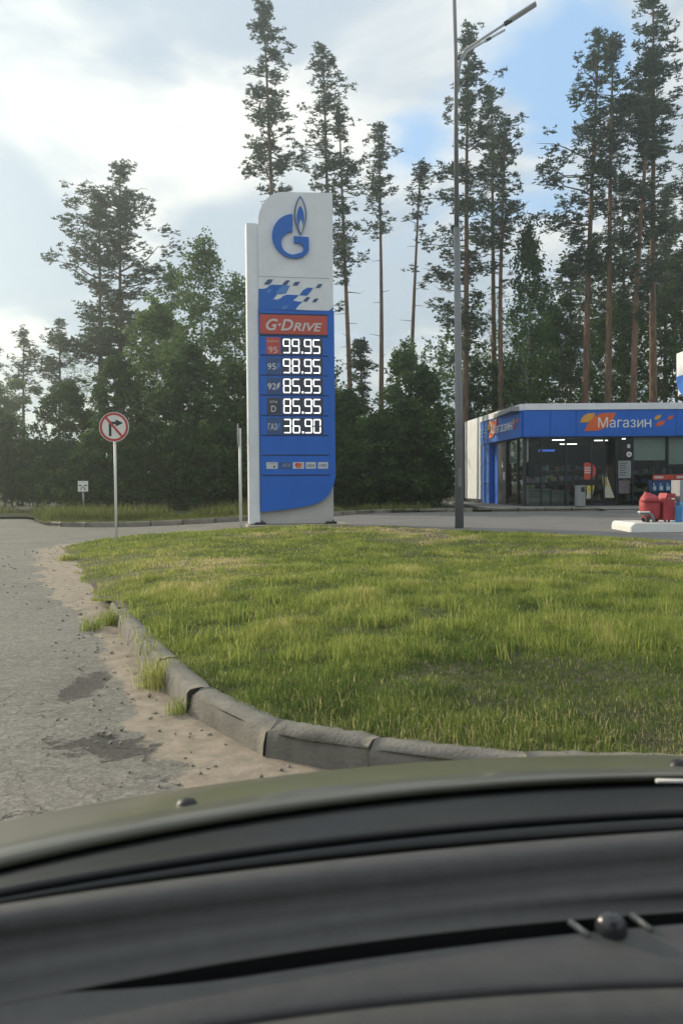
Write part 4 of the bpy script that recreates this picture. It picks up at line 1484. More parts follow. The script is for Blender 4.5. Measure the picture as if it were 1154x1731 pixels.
for i, (a, b_) in enumerate(((451, 469.7), (473.7, 491.7), (495.3, 514), (517, 534), (537.5, 554.4))):
    cdp = MB().box(sx(a), sx(b_), -.019, -.010, sz_(794), sz_(783), .003).build('payment_plate', BLUE4 if i == 1 else CARDS, stele)
    w_ = sx(b_) - sx(a)
    if i == 0:
        MB().prism([(sx(a) + .17, sz_(792)), (sx(a) + .19, sz_(789)), (sx(a) + .235, sz_(788.3)), (sx(a) + .215, sz_(792))], -.022, -.017).build('print', DARKM, cdp)
        MB().box(sx(a) + .04, sx(a) + .25, -.021, -.017, sz_(786), sz_(785)).build('print', GREYP, cdp)
    elif i == 1:
        for j in range(4):
            MB().prism([(sx(a) + .03 + .06 * j, sz_(791.5)), (sx(a) + .07 + .055 * j, sz_(785)), (sx(a) + .10 + .055 * j, sz_(785)), (sx(a) + .055 + .06 * j, sz_(791.5))], -.022, -.017).build('print', GREYP if j % 2 else BLUE3, cdp)
    elif i == 2:
        for cx_, mt, yy in ((.105, RED, -.0215), (.175, ORANGE, -.0225)):
            MB().prism(arc(sx(a) + cx_, sz_(787.6), .055, 0, 350, 14), yy, -.017).build('print', mt, cdp)
        MB().box(sx(a) + .08, sx(a) + .21, -.0215, -.017, sz_(792.6), sz_(791.6)).build('print', RED, cdp)
    else:
        text('lettering', 'VISA' if i == 3 else 'МИР', .075, sx(a) + .035, sz_(791), -.019, BLUE4, cdp, .003, shear=.25, fit=w_ - .07, bold=.01)

# ------------------------------------------------------------------ traffic signs
d_ = 16.7
pf = onz(197, 908, .22)
DS = pf.y
pxm = F / DS
ns = tag(empty('no_right_turn_sign', (pf.x, pf.y, float(zl(np.array([pf.x]), np.array([pf.y]))[0]) - .02)), 'round no right turn sign on a white pole at the lawn edge', 'road sign')
zc = at(195.5, 722, DS).z - ns.location.z
MB().tube([(0, 0, -.3), (0, 0, zc + .22)], .027, 12).build('pole', WHITEP, ns)
rr = 25 / pxm


def disc(r_, y0, y1, cx=0.0, cz=0.0, n=40):
    return MB().prism([(cx + r_ * math.cos(2 * math.pi * k / n), cz + r_ * math.sin(2 * math.pi * k / n)) for k in range(n)], y0, y1)


pl = disc(rr, -.052, -.030, 0, zc).build('sign_disc', WHITEP, ns)
rg = MB()
n_ = 44
for k in range(n_):
    a0, a1 = 2 * math.pi * k / n_, 2 * math.pi * (k + 1) / n_
    rg.prism([(r_ * math.cos(a), zc + r_ * math.sin(a)) for r_, a in ((rr * .96, a0), (rr * .96, a1), (rr * .80, a1), (rr * .80, a0))], -.055, -.0515)
bmesh.ops.remove_doubles(rg.bm, verts=rg.bm.verts, dist=1e-5)
rg.build('red_rim', REFL_RED, pl)
u_ = 1 / pxm
MB().prism([(-8.5 * u_, zc - 15.5 * u_), (-4.2 * u_, zc - 15.5 * u_), (-4.2 * u_, zc + 4.6 * u_), (3 * u_, zc + 4.6 * u_), (3 * u_, zc + 1.2 * u_), (4.2 * u_, zc + 1.2 * u_), (15.5 * u_, zc + 6.6 * u_), (4.2 * u_, zc + 12.2 * u_), (3.0 * u_, zc + 12.2 * u_), (3 * u_, zc + 8.8 * u_), (-5.6 * u_, zc + 8.8 * u_), (-8.5 * u_, zc + 6 * u_)], -.0545, -.0512).build('black_arrow', BLACK, pl)
c45 = math.cos(math.radians(50)), math.sin(math.radians(50))
a_, b_ = rr * .82, 1.9 * u_
MB().prism([(-a_ * c45[0] - b_ * c45[1], zc + a_ * c45[1] - b_ * c45[0]), (-a_ * c45[0] + b_ * c45[1], zc + a_ * c45[1] + b_ * c45[0]), (a_ * c45[0] + b_ * c45[1], zc - a_ * c45[1] + b_ * c45[0]), (a_ * c45[0] - b_ * c45[1], zc - a_ * c45[1] - b_ * c45[0])], -.058, -.0512).build('slash_bar', REFL_RED, pl)
for dz in (-.12, .12):
    MB().box(-.06, .06, -.031, .03, zc + dz - .014, zc + dz + .014).build('clamp', GALV, ns)

pe = onz(407, 887, .25)
es = tag(empty('edge_on_sign_post', (pe.x, pe.y, pe.z - .06)), 'white post with its sign plate seen edge-on left of the price sign', 'road sign')
zt = at(404.5, 716, pe.y).z - es.location.z
MB().tube([(0, 0, -.2), (0, 0, zt - .12)], .035, 12).build('pole', WHITEP, es)
e2 = MB()
e2.prism([(.29 * math.cos(2 * math.pi * k / 28), zt - .29 + .29 * math.sin(2 * math.pi * k / 28)) for k in range(28)], -.011, .011)
bmesh.ops.rotate(e2.bm, verts=e2.bm.verts, cent=(0, 0, 0), matrix=Matrix.Rotation(math.radians(98), 3, 'Z'))
bmesh.ops.translate(e2.bm, verts=e2.bm.verts, vec=(-.048, 0, 0))
e2.build('sign_plate', GREYP, es)
MB().box(-.05, .03, -.02, .02, zt - .32, zt - .28).build('clamp', GALV, es)

pfar = at(142, 866, 31)
fs_ = tag(empty('small_far_sign', (pfar.x, 31, .15)), 'small white square sign on a thin post in front of the far trees', 'road sign')
q31 = F / 31
zc2 = at(142.5, 822, 31).z - .15
MB().tube([(0, 0, -.2), (0, 0, zc2)], .03, 8).build('pole', GALV, fs_)
fp = MB().box(-8.6 / q31, 8.6 / q31, -.05, -.03, zc2 - 9 / q31, zc2 + 9 / q31, .004).build('sign_board', WHITEP, fs_)
w9 = 1 / q31
MB().box(-7.0 * w9, -2.6 * w9, -.054, -.049, zc2 + .6 * w9, zc2 + 2.4 * w9).build('black_mark', BLACK, fp)
MB().box(2.6 * w9, 7.0 * w9, -.054, -.049, zc2 + .6 * w9, zc2 + 2.4 * w9).build('black_mark', BLACK, fp)
for s in (-1, 1):
    MB().prism([(s * .3 * w9, zc2 + 0 * w9), (s * 1.7 * w9, zc2 + 0 * w9), (s * 4.8 * w9, zc2 - 6.5 * w9), (s * 3.4 * w9, zc2 - 6.5 * w9)][::s], -.054, -.049).build('black_mark', BLACK, fp)

# ------------------------------------------------------------------ street lamp
pl_ = onz(776, 890, .26)
DL = pl_.y
lamp = tag(empty('street_lamp', (pl_.x, pl_.y, .18)), 'tall grey street lamp with twin arms standing at the back of the lawn', 'street lamp')
zz_ = lambda v: at(770, v, DL).z - .18
xx_ = lambda u, v: at(u, v, DL).x - pl_.x
LX = [xx_(776, 890), xx_(775, 700), xx_(771.5, 390), xx_(769.5, 85), xx_(766, -30)]
MB().tube([(0, 0, -.3), (LX[1], 0, zz_(700)), (LX[2], 0, zz_(385))], [.105, .090, .072], 16).build('lower_pole', GALV, lamp)
MB().tube([(LX[2], 0, zz_(388)), (LX[3], 0, zz_(85)), (LX[4], 0, zz_(-60))], [.058, .045, .04], 14).build('upper_pole', GALV, lamp)
MB().box(-.04, .04, -.105, -.085, 1.0, 1.45, .006).build('service_hatch', GALV, lamp)
zc3 = zz_(150)
def rel(u, v, d):
    p = at(u, v, d)
    return (p.x - pl_.x, p.y - DL, p.z - .18)


armp = [(LX[3] + .03, 0, zc3), (LX[3] + .10, 0, zz_(105)), rel(786, 84, DL), rel(880, 23, DL - .4)]
MB().tube(armp, [.036, .036, .032, .028], 10).build('lamp_arm', LAMPG, lamp)
armp2 = [(LX[3] + .03, .02, zc3 - .1), rel(776, 108, DL + .15), rel(788, 87, DL + .4), rel(836, 60, DL + 1.1)]
MB().tube(armp2, [.036, .036, .032, .028], 10).build('lamp_arm', LAMPG, lamp)


def lantern(p, dvec):
    dvec = Vector(dvec).normalized()
    m_ = MB()
    m_.box(-.05, .62, -.085, .085, -.025, .03, .015)
    rot_ = dvec.to_track_quat('X', 'Z').to_matrix().to_4x4()
    bmesh.ops.transform(m_.bm, matrix=Matrix.Translation(p) @ rot_, verts=m_.bm.verts)
    h_ = m_.build('lantern', LAMPG, lamp)
    m_ = MB().box(-.16, .02, -.05, .05, -.036, .036, .008)
    bmesh.ops.transform(m_.bm, matrix=Matrix.Translation(p) @ rot_, verts=m_.bm.verts)
    m_.build('mount', DARKM, h_)


va = Vector(armp[-1]) - Vector(armp[-2])
lantern(Vector(armp[-1]) - va.normalized() * .25, va)
va = Vector(armp2[-1]) - Vector(armp2[-2])
lantern(Vector(armp2[-1]) - va.normalized() * .25, va)

# ------------------------------------------------------------------ shop
ZB = .36
DSH = 33.0
C0 = at(885, 857, DSH)
shop = tag(empty('shop_building', (C0.x, DSH, ZB)), 'single-storey filling station shop with blue fascia and dark glass front', 'shop')
PM = F / DSH
hx = lambda u: (u - 885) / PM
hz = lambda v: at(950, v, DSH).z - ZB
FR, SD = 12.0, math.atan2(-.80, 9.2)                  # front length; direction of the side wall from +Y
sdv = Vector((math.sin(SD), math.cos(SD), 0))
Zf0, Zf1, Zt = hz(738), hz(693.5), hz(682.5)


def su(u):
    """metres along the side wall seen at column u"""
    k = (u - 577) / F
    return (C0.x - k * DSH) / (k - sdv.x / sdv.y) / sdv.y


def side(name, mat, parent, s0, s1, z0, z1, o0, o1, bevel=0.0):
    """box on the side wall: s along the wall, o outward"""
    m_ = MB().box(s0, s1, -o1, -o0, z0, z1, bevel)
    # local x -> along wall, local -y -> outward (left)
    mt = Matrix(((sdv.x, sdv.y, 0, 0), (sdv.y, -sdv.x, 0, 0), (0, 0, 1, 0), (0, 0, 0, 1)))
    bmesh.ops.transform(m_.bm, matrix=mt, verts=m_.bm.verts)
    return m_.build(name, mat, parent)


# side wall box uses: outward = left; matrix maps y' = -o to  (sdv.y, -sdv.x)*(-o): left for o>0
LEN = 9.3
side('fascia_panel', BLUE, shop, 0.03, 3.0, Zf0, Zf1, 0.0, .12)
side('fascia_panel', BLUE, shop, 3.012, su(817), Zf0, Zf1, 0.0, .12)
side('white_end_wall', WHITE, shop, su(817) + .01, LEN, .18, Zt, 0.0, .16)
side('end_plinth', DARKM, shop, su(817) + .01, LEN - .05, -.05, .17, -.05, .10)
side('parapet', WHITE, shop, -.02, su(817) + .005, Zf1 + .005, Zt, -.05, .16)
cl_ = su(830)
for k in range(3):
    z0, z1 = 0.0 + k * Zf0 / 3 + .008, (k + 1) * Zf0 / 3 - .008
    cp = side('column_panel', BLUE, shop, cl_, su(817.5), z0, z1, -.30, .08)
    side('bracket', WHITEP, cp, su(818.5), su(817) - .05, z1 - .02, z1 + .03, .082, .15)
side('side_return', BLUE, shop, su(836), cl_ - .01, 0, Zf0, -.30, -.12)
dr = side('side_door', DARKM, shop, su(851), su(838), .02, Zf0 - .03, -.16, -.08)
side('handle', WHITEP, dr, su(850.2) , su(850.2)+.06, 1.05, 1.40, -.08, -.02)
side('notice', CARDS, dr, su(846.8), su(845.4), 1.62, 1.86, -.08, -.07)
for a, b_ in ((852.5, 870), (871.5, 889)):
    w_ = side('side_window', GLASS, shop, max(.03, su(b_)), su(a), .06, Zf0 - .02, -.12, -.10)
    side('blind', BLIND, w_, max(.10, su(b_ - 1)), su(a + .8), Zf0 - 1.0, Zf0 - .04, -.20, -.17)
    side('frame', DARKM, w_, su(a) - .03, su(a) + .05, 0, Zf0, -.14, -.05)
side('floor_rail', DARKM, shop, .05, su(838), 0, .06, -.16, -.06)
MB().box(-.02, .10, .02, .14, 0, Zf0).build('corner_post', DARKM, shop)

# front
for a, b_ in ((883.5, 928), (928.6, 971), (971.6, 1139), (1139.6, 1290)):
    MB().box(hx(a), min(FR, hx(b_)), -.12, .05, Zf0, Zf1, .004).build('fascia_panel', BLUE, shop)
MB().box(hx(887.5) - .05, FR, -.16, .10, Zf1 + .006, Zt, .006).build('parapet', WHITE, shop)
MB().box(hx(884), FR, -.09, .05, Zf0 - .055, Zf0 - .004).build('fascia_bottom_trim', NAVY, shop)  # dark navy strip along the foot of the fascia
muls = [915, 956.5, 1000, 1021, 1042, 1069.5, 1128.5, 1180, 1230, 1290]
us = [892] + muls
for i, (a, b_) in enumerate(zip(us, us[1:])):
    nm = 'glass_door' if (a, b_) in ((1000, 1021), (1021, 1042)) else 'shop_window'
    w_ = MB().box(hx(a) + .03, hx(b_) - .03, .09, .11, .05, Zf0 - .03).build(nm, GLASS, shop)
    fr_ = MB().box(hx(b_) - .03, hx(b_) + .03, .05, .15, 0, Zf0)
    fr_.build('frame', DARKM, w_)
    if nm == 'glass_door':
        MB().box(hx(a) + .03, hx(b_) - .03, .07, .13, .005, .12).build('bottom_rail', DARKM, w_)
        MB().tube([(hx(1021) + (-.08 if a == 1000 else .08), .05, .8), (hx(1021) + (-.08 if a == 1000 else .08), .05, 1.3)], .012, 8).build('handle', GALV, w_)
    if a in (1069.5, 1128.5, 1180):
        MB().box(hx(a) + .06, hx(b_) - .08, .14, .16, hz(779 if a < 1100 else 786), Zf0 - .03).build('blind', BLIND, w_)
    if a == 892:
        pass
MB().box(.10, FR, .05, .15, 0, .045).build('floor_rail', DARKM, shop)
# shell behind the glass
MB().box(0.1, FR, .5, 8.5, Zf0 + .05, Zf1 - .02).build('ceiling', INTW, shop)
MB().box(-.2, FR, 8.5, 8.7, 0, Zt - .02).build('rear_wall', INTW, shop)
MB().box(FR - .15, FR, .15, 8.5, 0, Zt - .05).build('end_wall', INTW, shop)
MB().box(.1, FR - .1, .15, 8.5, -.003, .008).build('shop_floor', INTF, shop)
MB().box(-.5, FR, .12, 8.7, Zf1 + .0, Zt - .08).build('roof', GREYP, shop)
MB().box(hx(930), hx(1000), 5.0, 5.15, 0, Zf0).build('partition', INTW, shop)
for u0, u1, v, dd in ((933, 954, 743, 1.4), (946, 974, 750, 2.6), (1004, 1026, 741, 3.4), (1051, 1056, 741, .9)):
    p0, p1 = at(u0, v, DSH + dd), at(u1, v, DSH + dd)
    zl_ = min(p0.z - ZB, Zf0 + .03)
    MB().box(p0.x - C0.x, p1.x - C0.x, dd - .05, dd + .05, zl_ - .04, zl_).build('ceiling_lamp', TUBE, shop)
MB().box(hx(942), hx(972), 3.2, 3.25, hz(758), hz(754)).build('lit_sign', NEON, shop)


def leaf_pts(x, z, w, h, sk=.35):
    return [(x, z), (x + w * .12, z + h * .45), (x + w * .32, z + h * .80), (x + w * .55, z + h * .97), (x + w, z + h), (x + w * .90, z + h * .58), (x + w * .70, z + h * .22), (x + w * .45, z + h * .03)]


sg_ = tag(MB().prism(leaf_pts(hx(985), hz(729.5), 53 / PM, 31 / PM), -.132, -.121).build('sign_leaf', ORANGE, shop))
MB().prism(leaf_pts(hx(977.5), hz(715), 26 / PM, 16 / PM), -.135, -.121).build('sign_leaf', YELLOW, shop)
for u, v, w, h, mt in ((1102, 711, 12, 8, YELLOW), (1104, 722, 17, 9.5, ORANGE), (1124, 711, 11, 7, ORANGE)):
    MB().prism(leaf_pts(hx(u), hz(v), w / PM, h / PM), -.132, -.121).build('sign_leaf', mt, shop)
text('sign_lettering', 'Магази', 17 / PM, hx(1008), hz(723.5), -.133, LETTER, shop, .012, fit=75.5 / PM)

def last_letter(x0, x1, z, h, y, parent):
    """the closing letter of the sign, cut as one plate"""
    w, t = (x1 - x0) * .20, h * .16
    zc = z + h * .5
    pts = [(x0, z), (x0 + w, z), (x0 + w, zc - t / 2), (x1 - w, zc - t / 2), (x1 - w, z), (x1, z), (x1, z + h), (x1 - w, z + h), (x1 - w, zc + t / 2), (x0 + w, zc + t / 2), (x0 + w, z + h), (x0, z + h)]
    MB().prism(pts, y - .012, y).build('sign_lettering', LETTER, parent)


last_letter(hx(1085.8), hx(1097), hz(723.5), 13.1 / PM, -.133, shop)

# lettering on the side fascia
ls = empty('side_lettering')
ls.parent = shop
ls.matrix_local = Matrix(((-sdv.x, sdv.y, 0, 0), (-sdv.y, -sdv.x, 0, 0), (0, 0, 1, 0), (0, 0, 0, 1))) @ Matrix.Translation((0, -.125, 0))
# in this frame x runs from the rear towards the corner (negative), -y outward
zS = Zf0 + .36
MB().prism(leaf_pts(-su(832), zS - .16, 1.35, .78), -.045, 0).build('sign_leaf', ORANGE, ls)
MB().prism(leaf_pts(-su(829), zS + .20, .75, .40), -.048, 0).build('sign_leaf', YELLOW, ls)
for a, z, w, h, mt in ((873, .22, .22, .20, YELLOW), (873.5, -.02, .28, .24, ORANGE), (879, .22, .20, .18, ORANGE)):
    MB().prism(leaf_pts(-su(a), zS + z, w, h), -.03, 0).build('sign_leaf', mt, ls)
sw = su(835.5) - su(871.5)
text('sign_lettering', 'Магази', .42, -su(836), zS, -.046, LETTER, ls, .012, fit=sw * .848)
last_letter(-su(836) + sw * .874, -su(836) + sw, zS, .323, -.046, ls)
for k, z in enumerate((-.02, .12, .26)):
    MB().box(-su(817.6), -su(826), -.02, 0, zS + z, zS + z + (.03, .05, .05)[k]).build('small_print_line', PUMPB, ls)

# stickers on the glass
st = disc(14.5 / PM, .070, .074, 0, 0, 36)
bmesh.ops.bisect_plane(st.bm, geom=st.bm.verts[:] + st.bm.edges[:] + st.bm.faces[:], plane_co=(-6 / PM, 0, 0), plane_no=(-1, 0, 0), clear_outer=True)
bmesh.ops.translate(st.bm, verts=st.bm.verts, vec=(hx(993), 0, hz(796.5)))
stk = st.build('red_sticker', RED, shop)
for k, (w, v) in enumerate(((13, 791), (16, 795), (12, 799))):
    MB().box(hx(988), hx(988 + w * .85), .067, .0705, hz(v + 1.1), hz(v - 1.1)).build('print_line', PINKW, stk)
SNACK = M('yellow_print', (.62, .52, .10), .5, var=.2, scale=12)
CREAM = M('cream_print', (.55, .53, .42), .5, var=.15, scale=14)


def zig(u0, v0, u1, v1, w0, w1, n=7):
    L_, R_ = [], []
    for k in range(n * 2 + 1):
        t = k / (n * 2)
        u, v, w = u0 + (u1 - u0) * t, v0 + (v1 - v0) * t, (w0 + (w1 - w0) * t) * (1 if k % 2 else .82)
        L_.append((hx(u - w), hz(v)))
        R_.append((hx(u + w), hz(v)))
    return L_ + R_[::-1]


s1 = MB().prism(zig(998.5, 821, 996, 843, 6.5, 5.5, 5), .070, .074).build('snack_sticker', CREAM, shop)
MB().prism([(hx(991.5), hz(821)), (hx(1005), hz(821)), (hx(1003), hz(830)), (hx(992.5), hz(833))], .066, .0695).build('print', SNACK, s1)
s2 = MB().prism(zig(1022, 806, 1030, 842, 4.5, 9.5, 7), .070, .074).build('snack_sticker', CREAM, shop)
MB().prism(zig(1021.5, 807, 1025, 824, 4.0, 5.5, 3), .066, .0695).build('print', SNACK, s2)
MB().prism([(hx(1019), hz(806)), (hx(1023), hz(806)), (hx(1022.5), hz(799)), (hx(1020.5), hz(798))], .066, .0695).build('print', CREAM, s2)
p1 = MB().box(hx(1045), hx(1066.5), .070, .074, hz(809), hz(779.5)).build('notice', GREYP, shop)
for k in range(6):
    MB().box(hx(1047), hx(1047 + (13, 11, 12, 9, 12, 10)[k]), .067, .0705, hz(784.2 + 4 * k), hz(783 + 4 * k)).build('print_line', BLACK, p1)
MB().box(hx(1045.5), hx(1064), .070, .074, hz(835), hz(813)).build('notice', M('dark_notice', (.16, .13, .14), .5, var=.4, scale=9), shop)
rs = disc(4.6 / PM, .068, .073, hx(1063.3), hz(768.7), 24).build('round_sticker', LETTER, shop)
MB().prism([(hx(1060.5), hz(770.5)), (hx(1063.5), hz(766.5)), (hx(1066.5), hz(770.5)), (hx(1065.4), hz(771.2)), (hx(1063.4), hz(768.6)), (hx(1061.4), hz(771.4))], .065, .0685).build('print', BLACK, rs)
MB().box(hx(1060), hx(1065), .068, .073, hz(758), hz(751.5)).build('notice', CARDS, shop)

# goods inside: shelf units with boxes
GOODS = [M('goods_paint', c, .5, var=.2) for c in ((.60, .60, .62), (.30, .34, .45), (.60, .16, .12), (.40, .45, .25), (.12, .26, .55), (.70, .62, .30))]
for i, (x, y, w, lab) in enumerate(((hx(893), 1.7, 1.3, 'low goods shelf inside the shop by its glass corner'), (hx(930), 2.2, 1.6, 'goods shelf inside the shop left of the red sticker'), (hx(1010), 4.6, 1.8, 'goods shelf seen through the shop doors'), (hx(1078), 2.0, 2.2, 'goods shelf inside the shop behind the blinds'))):
    hs = (1.1, 1.7, 1.8, 1.5)[i]
    su_ = tag(empty('shelf_unit', (C0.x + x, DSH + y, ZB + .01)), lab, 'shelf', 'goods shelves inside the shop')
    m_ = MB().box(0, .03, 0, .45, 0, hs).box(w - .03, w, 0, .45, 0, hs).box(0.03, w - .03, .42, .45, 0, hs)
    m_.build('frame', DARKM, su_)
    for k in range(4):
        zs = .12 + k * (hs - .15) / 3.6
        sh = MB().box(.03, w - .03, 0, .41, zs, zs + .025).build('shelf', GREYP, su_)
        xq = .06
        while xq < w - .22:
            ww = random.uniform(.08, .20)
            if random.random() < .8:
                MB().box(xq, xq + ww * .9, .03, .3, zs + .026, zs + .026 + random.uniform(.12, .26), .006).build('goods', random.choice(GOODS), sh)
            xq += ww
mo = tag(empty('coffee_counter', (C0.x + hx(897), DSH + .75, ZB + .01)), 'pale counter with till seen through the left front window', 'counter')
MB().box(0, .95, 0, .5, 0, .62, .02).build('body', GREYP, mo)
MB().box(1.02, 1.75, .05, .5, 0, .62, .02).build('body', GREYP, mo)
MB().box(-.03, 1.0, -.03, .53, .625, .655).build('top', CARDS, mo)

# ------------------------------------------------------------------ things in front of the shop
pb = at(979.5, 858, 31.9)
lb = tag(empty('litter_bin', (pb.x, 31.9, .355)), 'grey metal litter bin standing before the shop doors', 'litter bin')
w_ = 7.3 / (F / 31.9)
hb_ = 35.5 / (F / 31.9)
MB().box(-w_, w_, -.16, .16, .03, hb_, .012).build('body', GREYP, lb)
MB().box(-w_ + .015, w_ - .015, -.15, .15, 0, .03).build('base', DARKM, lb)
MB().box(-w_ * .05, w_ * .80, -.166, -.155, hb_ * .70, hb_ * .93, .004).build('opening', BLACK, lb)
MB().box(-w_ - .01, w_ + .01, -.17, .17, hb_ + .002, hb_ + .025, .006).build('lid', GALV, lb)

DR = 31.7
rk0 = at(1101, 857, DR)
qr = F / DR
rack = tag(empty('display_rack', (rk0.x, DR, .355)), 'dark display rack with red header boards outside the shop window', 'display rack')
rw = 2.6
rh = at(1101, 803, DR).z - .355
for x in (0, 1.02, 2.04):
    MB().box(x + (.0 if x else 0), x + .04, 0, .04, 0, rh - .19).build('post', DARKM, rack)
    MB().box(x, x + .04, .46, .5, 0, rh - .19).build('post', DARKM, rack)
MB().box(.04, 2.04, .47, .49, .05, rh - .20).build('back_panel', BLUE4, rack)
for k, z in enumerate((.10, .55)):
    MB().box(.042, 2.038, .01, .465, z, z + .025).build('shelf', DARKM, rack)
for k in range(2):
    hd = MB().box(.02 + .85 * k, .84 + .85 * k, -.02, .03, rh - .185, rh + .01, .006).build('header_board', RED, rack)
    MB().box(.08 + .85 * k, .42 + .85 * k, -.026, -.019, rh - .13, rh - .045).build('print', PINKW, hd)
for row, z in enumerate((.127, .577)):
    for k in range(7):
        bt = tag(empty('canister', (rk0.x + .14 + .265 * k, DR + .20, .355 + z)), 'blue screenwash canister on the %s shelf of the red-topped rack' % ('lower', 'upper')[row], 'canister', 'screenwash canisters on the rack, %s shelf' % ('lower', 'upper')[row])
        if row == 0 and k == 0:
            body = MB().box(-.09, .09, -.07, .07, 0, .24, .018).build('body', BUCKB, bt)
            cap = MB().lathe([(.026, .255), (.026, .30), (.022, .305)], 0, 0, 10).build('cap', LETTER, bt)
            lbp = MB().box(-.06, .06, -.074, -.069, .05, .19).build('label', CARDS, bt)
            neck = MB().lathe([(.03, .235), (.02, .256)], 0, 0, 10).build('neck', BUCKB, bt)
            proto_b = [body, cap, lbp, neck]
        else:
            for o in proto_b:
                c = o.copy()
                COL.objects.link(c)
                c.parent = bt

# ------------------------------------------------------------------ pump island with its things
PI0 = onz(1068, 900, .215)
DI = PI0.y
zi = at(1070, 884.5, DI).z
isl = tag(MB().prism([(0, 0), (9, 0), (9, zi - .20), (.05, zi - .20), (.0, zi - .26)], 0, 1.35).build('pump_island', WHITEP), 'white painted pump island kerb at the right edge', 'pump island')
bmi = bmesh.new()
bmi.from_mesh(isl.data)
bmesh.ops.bevel(bmi, geom=[e for e in bmi.edges], offset=.014, segments=2, affect='EDGES')
bmi.to_mesh(isl.data)
bmi.free()
isl.location = (PI0.x, DI, .20)
q = F / (DI + .6)
DY = DI + .6


def ip(u, v=884):
    return at(u, v, DY).x


def ih(v):
    return at(1100, v, DY).z - zi


def hull_loft(sections, name, mat, parent, n=20, pw=.75):
    """closed superellipse sections (z, cx, cy, rx, ry)"""
    m_ = MB()
    bmm = m_.bm
    rings = []
    for z, cx, cy, rx, ry in sections:
        ring = []
        for k in range(n):
            a = 2 * math.pi * k / n
            ca, sa = math.cos(a), math.sin(a)
            ring.append(bmm.verts.new((cx + rx * math.copysign(abs(ca) ** pw, ca), cy + ry * math.copysign(abs(sa) ** pw, sa), z)))
        rings.append(ring)
    for r0, r1 in zip(rings, rings[1:]):
        for k in range(n):
            f = bmm.faces.new((r0[k], r0[(k + 1) % n], r1[(k + 1) % n], r1[k]))
            f.smooth = True
    bmm.faces.new(rings[0][::-1])
    bmm.faces.new(rings[-1])
    return m_.build(name, mat, parent)


cv = tag(empty('covered_extinguisher', (ip(1098), DY, zi)), 'wheeled fire extinguisher under a rounded red cover on the pump island', 'fire extinguisher')
hv = lambda v: ih(v)
wv_ = lambda px: px / q
hull_loft([(hv(877), wv_(1), 0, wv_(13), .15), (hv(868), 0, 0, wv_(15.5), .19), (hv(858), -wv_(.8), 0, wv_(16.5), .21), (hv(848), -wv_(1.2), 0, wv_(16), .20), (hv(841), -wv_(1.5), 0, wv_(13.5), .17), (hv(836.5), -wv_(2.5), 0, wv_(9.5), .12), (hv(834), -wv_(5), 0, wv_(5), .06), (hv(831), -wv_(10), 0, wv_(1.2), .02)], 'cover', REDP, cv)
hull_loft([(hv(848), -wv_(2), -.05, wv_(15.2), .19), (hv(842), -wv_(2), -.03, wv_(13), .17), (hv(838), -wv_(3), -.02, wv_(9.5), .12)], 'cover_flap', REDP, cv)
for s in (-1, 1):
    MB().tube([(s * .13, -.02, .06), (s * .13, .02, .06)], .06, 14).build('wheel', BLACK, cv)
sb = tag(empty('fire_sand_box', (ip(1124), DY, zi)), 'red fire sand box with slanted lid beside the covered extinguisher', 'sand box')
w1 = wv_(9.3)
m_ = MB()
m_.prism([(-w1, hv(879)), (w1, hv(879)), (w1, hv(845)), (-w1 * .6, hv(841)), (-w1 * .98, hv(852))], -.20, .20)
m_.build('body', REDP, sb)
m_ = MB()
m_.prism([(-w1 * 1.05, hv(849)), (-w1 * .62, hv(838.5)), (-w1 * .45, hv(833.5)), (w1 * 1.05, hv(834.5)), (w1 * 1.05, hv(842)), (-w1 * .5, hv(841)), (-w1 * .95, hv(852))], -.22, .22)
m_.build('lid', REDP, sb)
for x in (-w1 * .55, w1 * .1):
    MB().box(x, x + .035, -.12, -.08, 0, hv(879)).build('leg', REDP, sb)
gd = tag(empty('pipe_guard', (ip(1086), DY - .25, zi)), 'low grey bent pipe guard with white top at the island tip', 'guard rail')
MB().tube([(wv_(-13), 0, hv(868)), (wv_(2), 0, hv(867.5)), (wv_(7), 0, hv(869)), (wv_(10), 0, hv(874)), (wv_(11), 0, -.005)], .035, 10).build('pipe', GALV, gd)
MB().box(wv_(-14.5), wv_(3), -.07, .07, hv(868) + .03, hv(865.8) + .03, .008).build('white_top', WHITEP, gd)
MB().box(wv_(-3), wv_(3), -.05, .05, 0, hv(873), .01).build('foot_block', DARKM, gd)
bk = tag(empty('blue_bucket', (ip(1137.5), DY - .28, zi)), 'small blue plastic bucket next to the fuel pump', 'bucket')
rb = wv_(5.4)
MB().lathe([(rb * .8, .005), (rb, hv(858)), (rb * 1.06, hv(856.5)), (rb * 1.06, hv(855)), (rb * .94, hv(855.2)), (rb * .75, .03)], 0, 0, 20).build('pail', BUCKB, bk)
MB().tube([(-rb, 0, hv(857)), (-rb * .7, -.03, hv(850) * .55 + hv(857) * .45), (0, -.04, hv(851.5)), (rb * .7, -.03, hv(850) * .55 + hv(857) * .45), (rb, 0, hv(857))], .006, 6).build('handle', GALV, bk)
fd = tag(empty('fuel_pump', (ip(1143), DY - .15, zi)), 'grey and pale blue fuel pump cut off by the right edge', 'fuel pump')
MB().box(0, .95, 0, .5, 0, hv(848), .012).build('lower_cabinet', PUMPB, fd)
MB().box(0.004, .946, .01, .49, hv(848) + .003, hv(812), .012).build('upper_cabinet', GREYP, fd)
MB().box(.18, .78, -.005, .01, hv(835), hv(818), .004).build('display', DISPLAY, fd)
MB().tube([(.97, .2, .8), (1.05, .15, .5), (1.05, .12, .15), (.99, .12, .1), (.97, .2, .75)], .015, 8).build('hose', BLACK, fd)

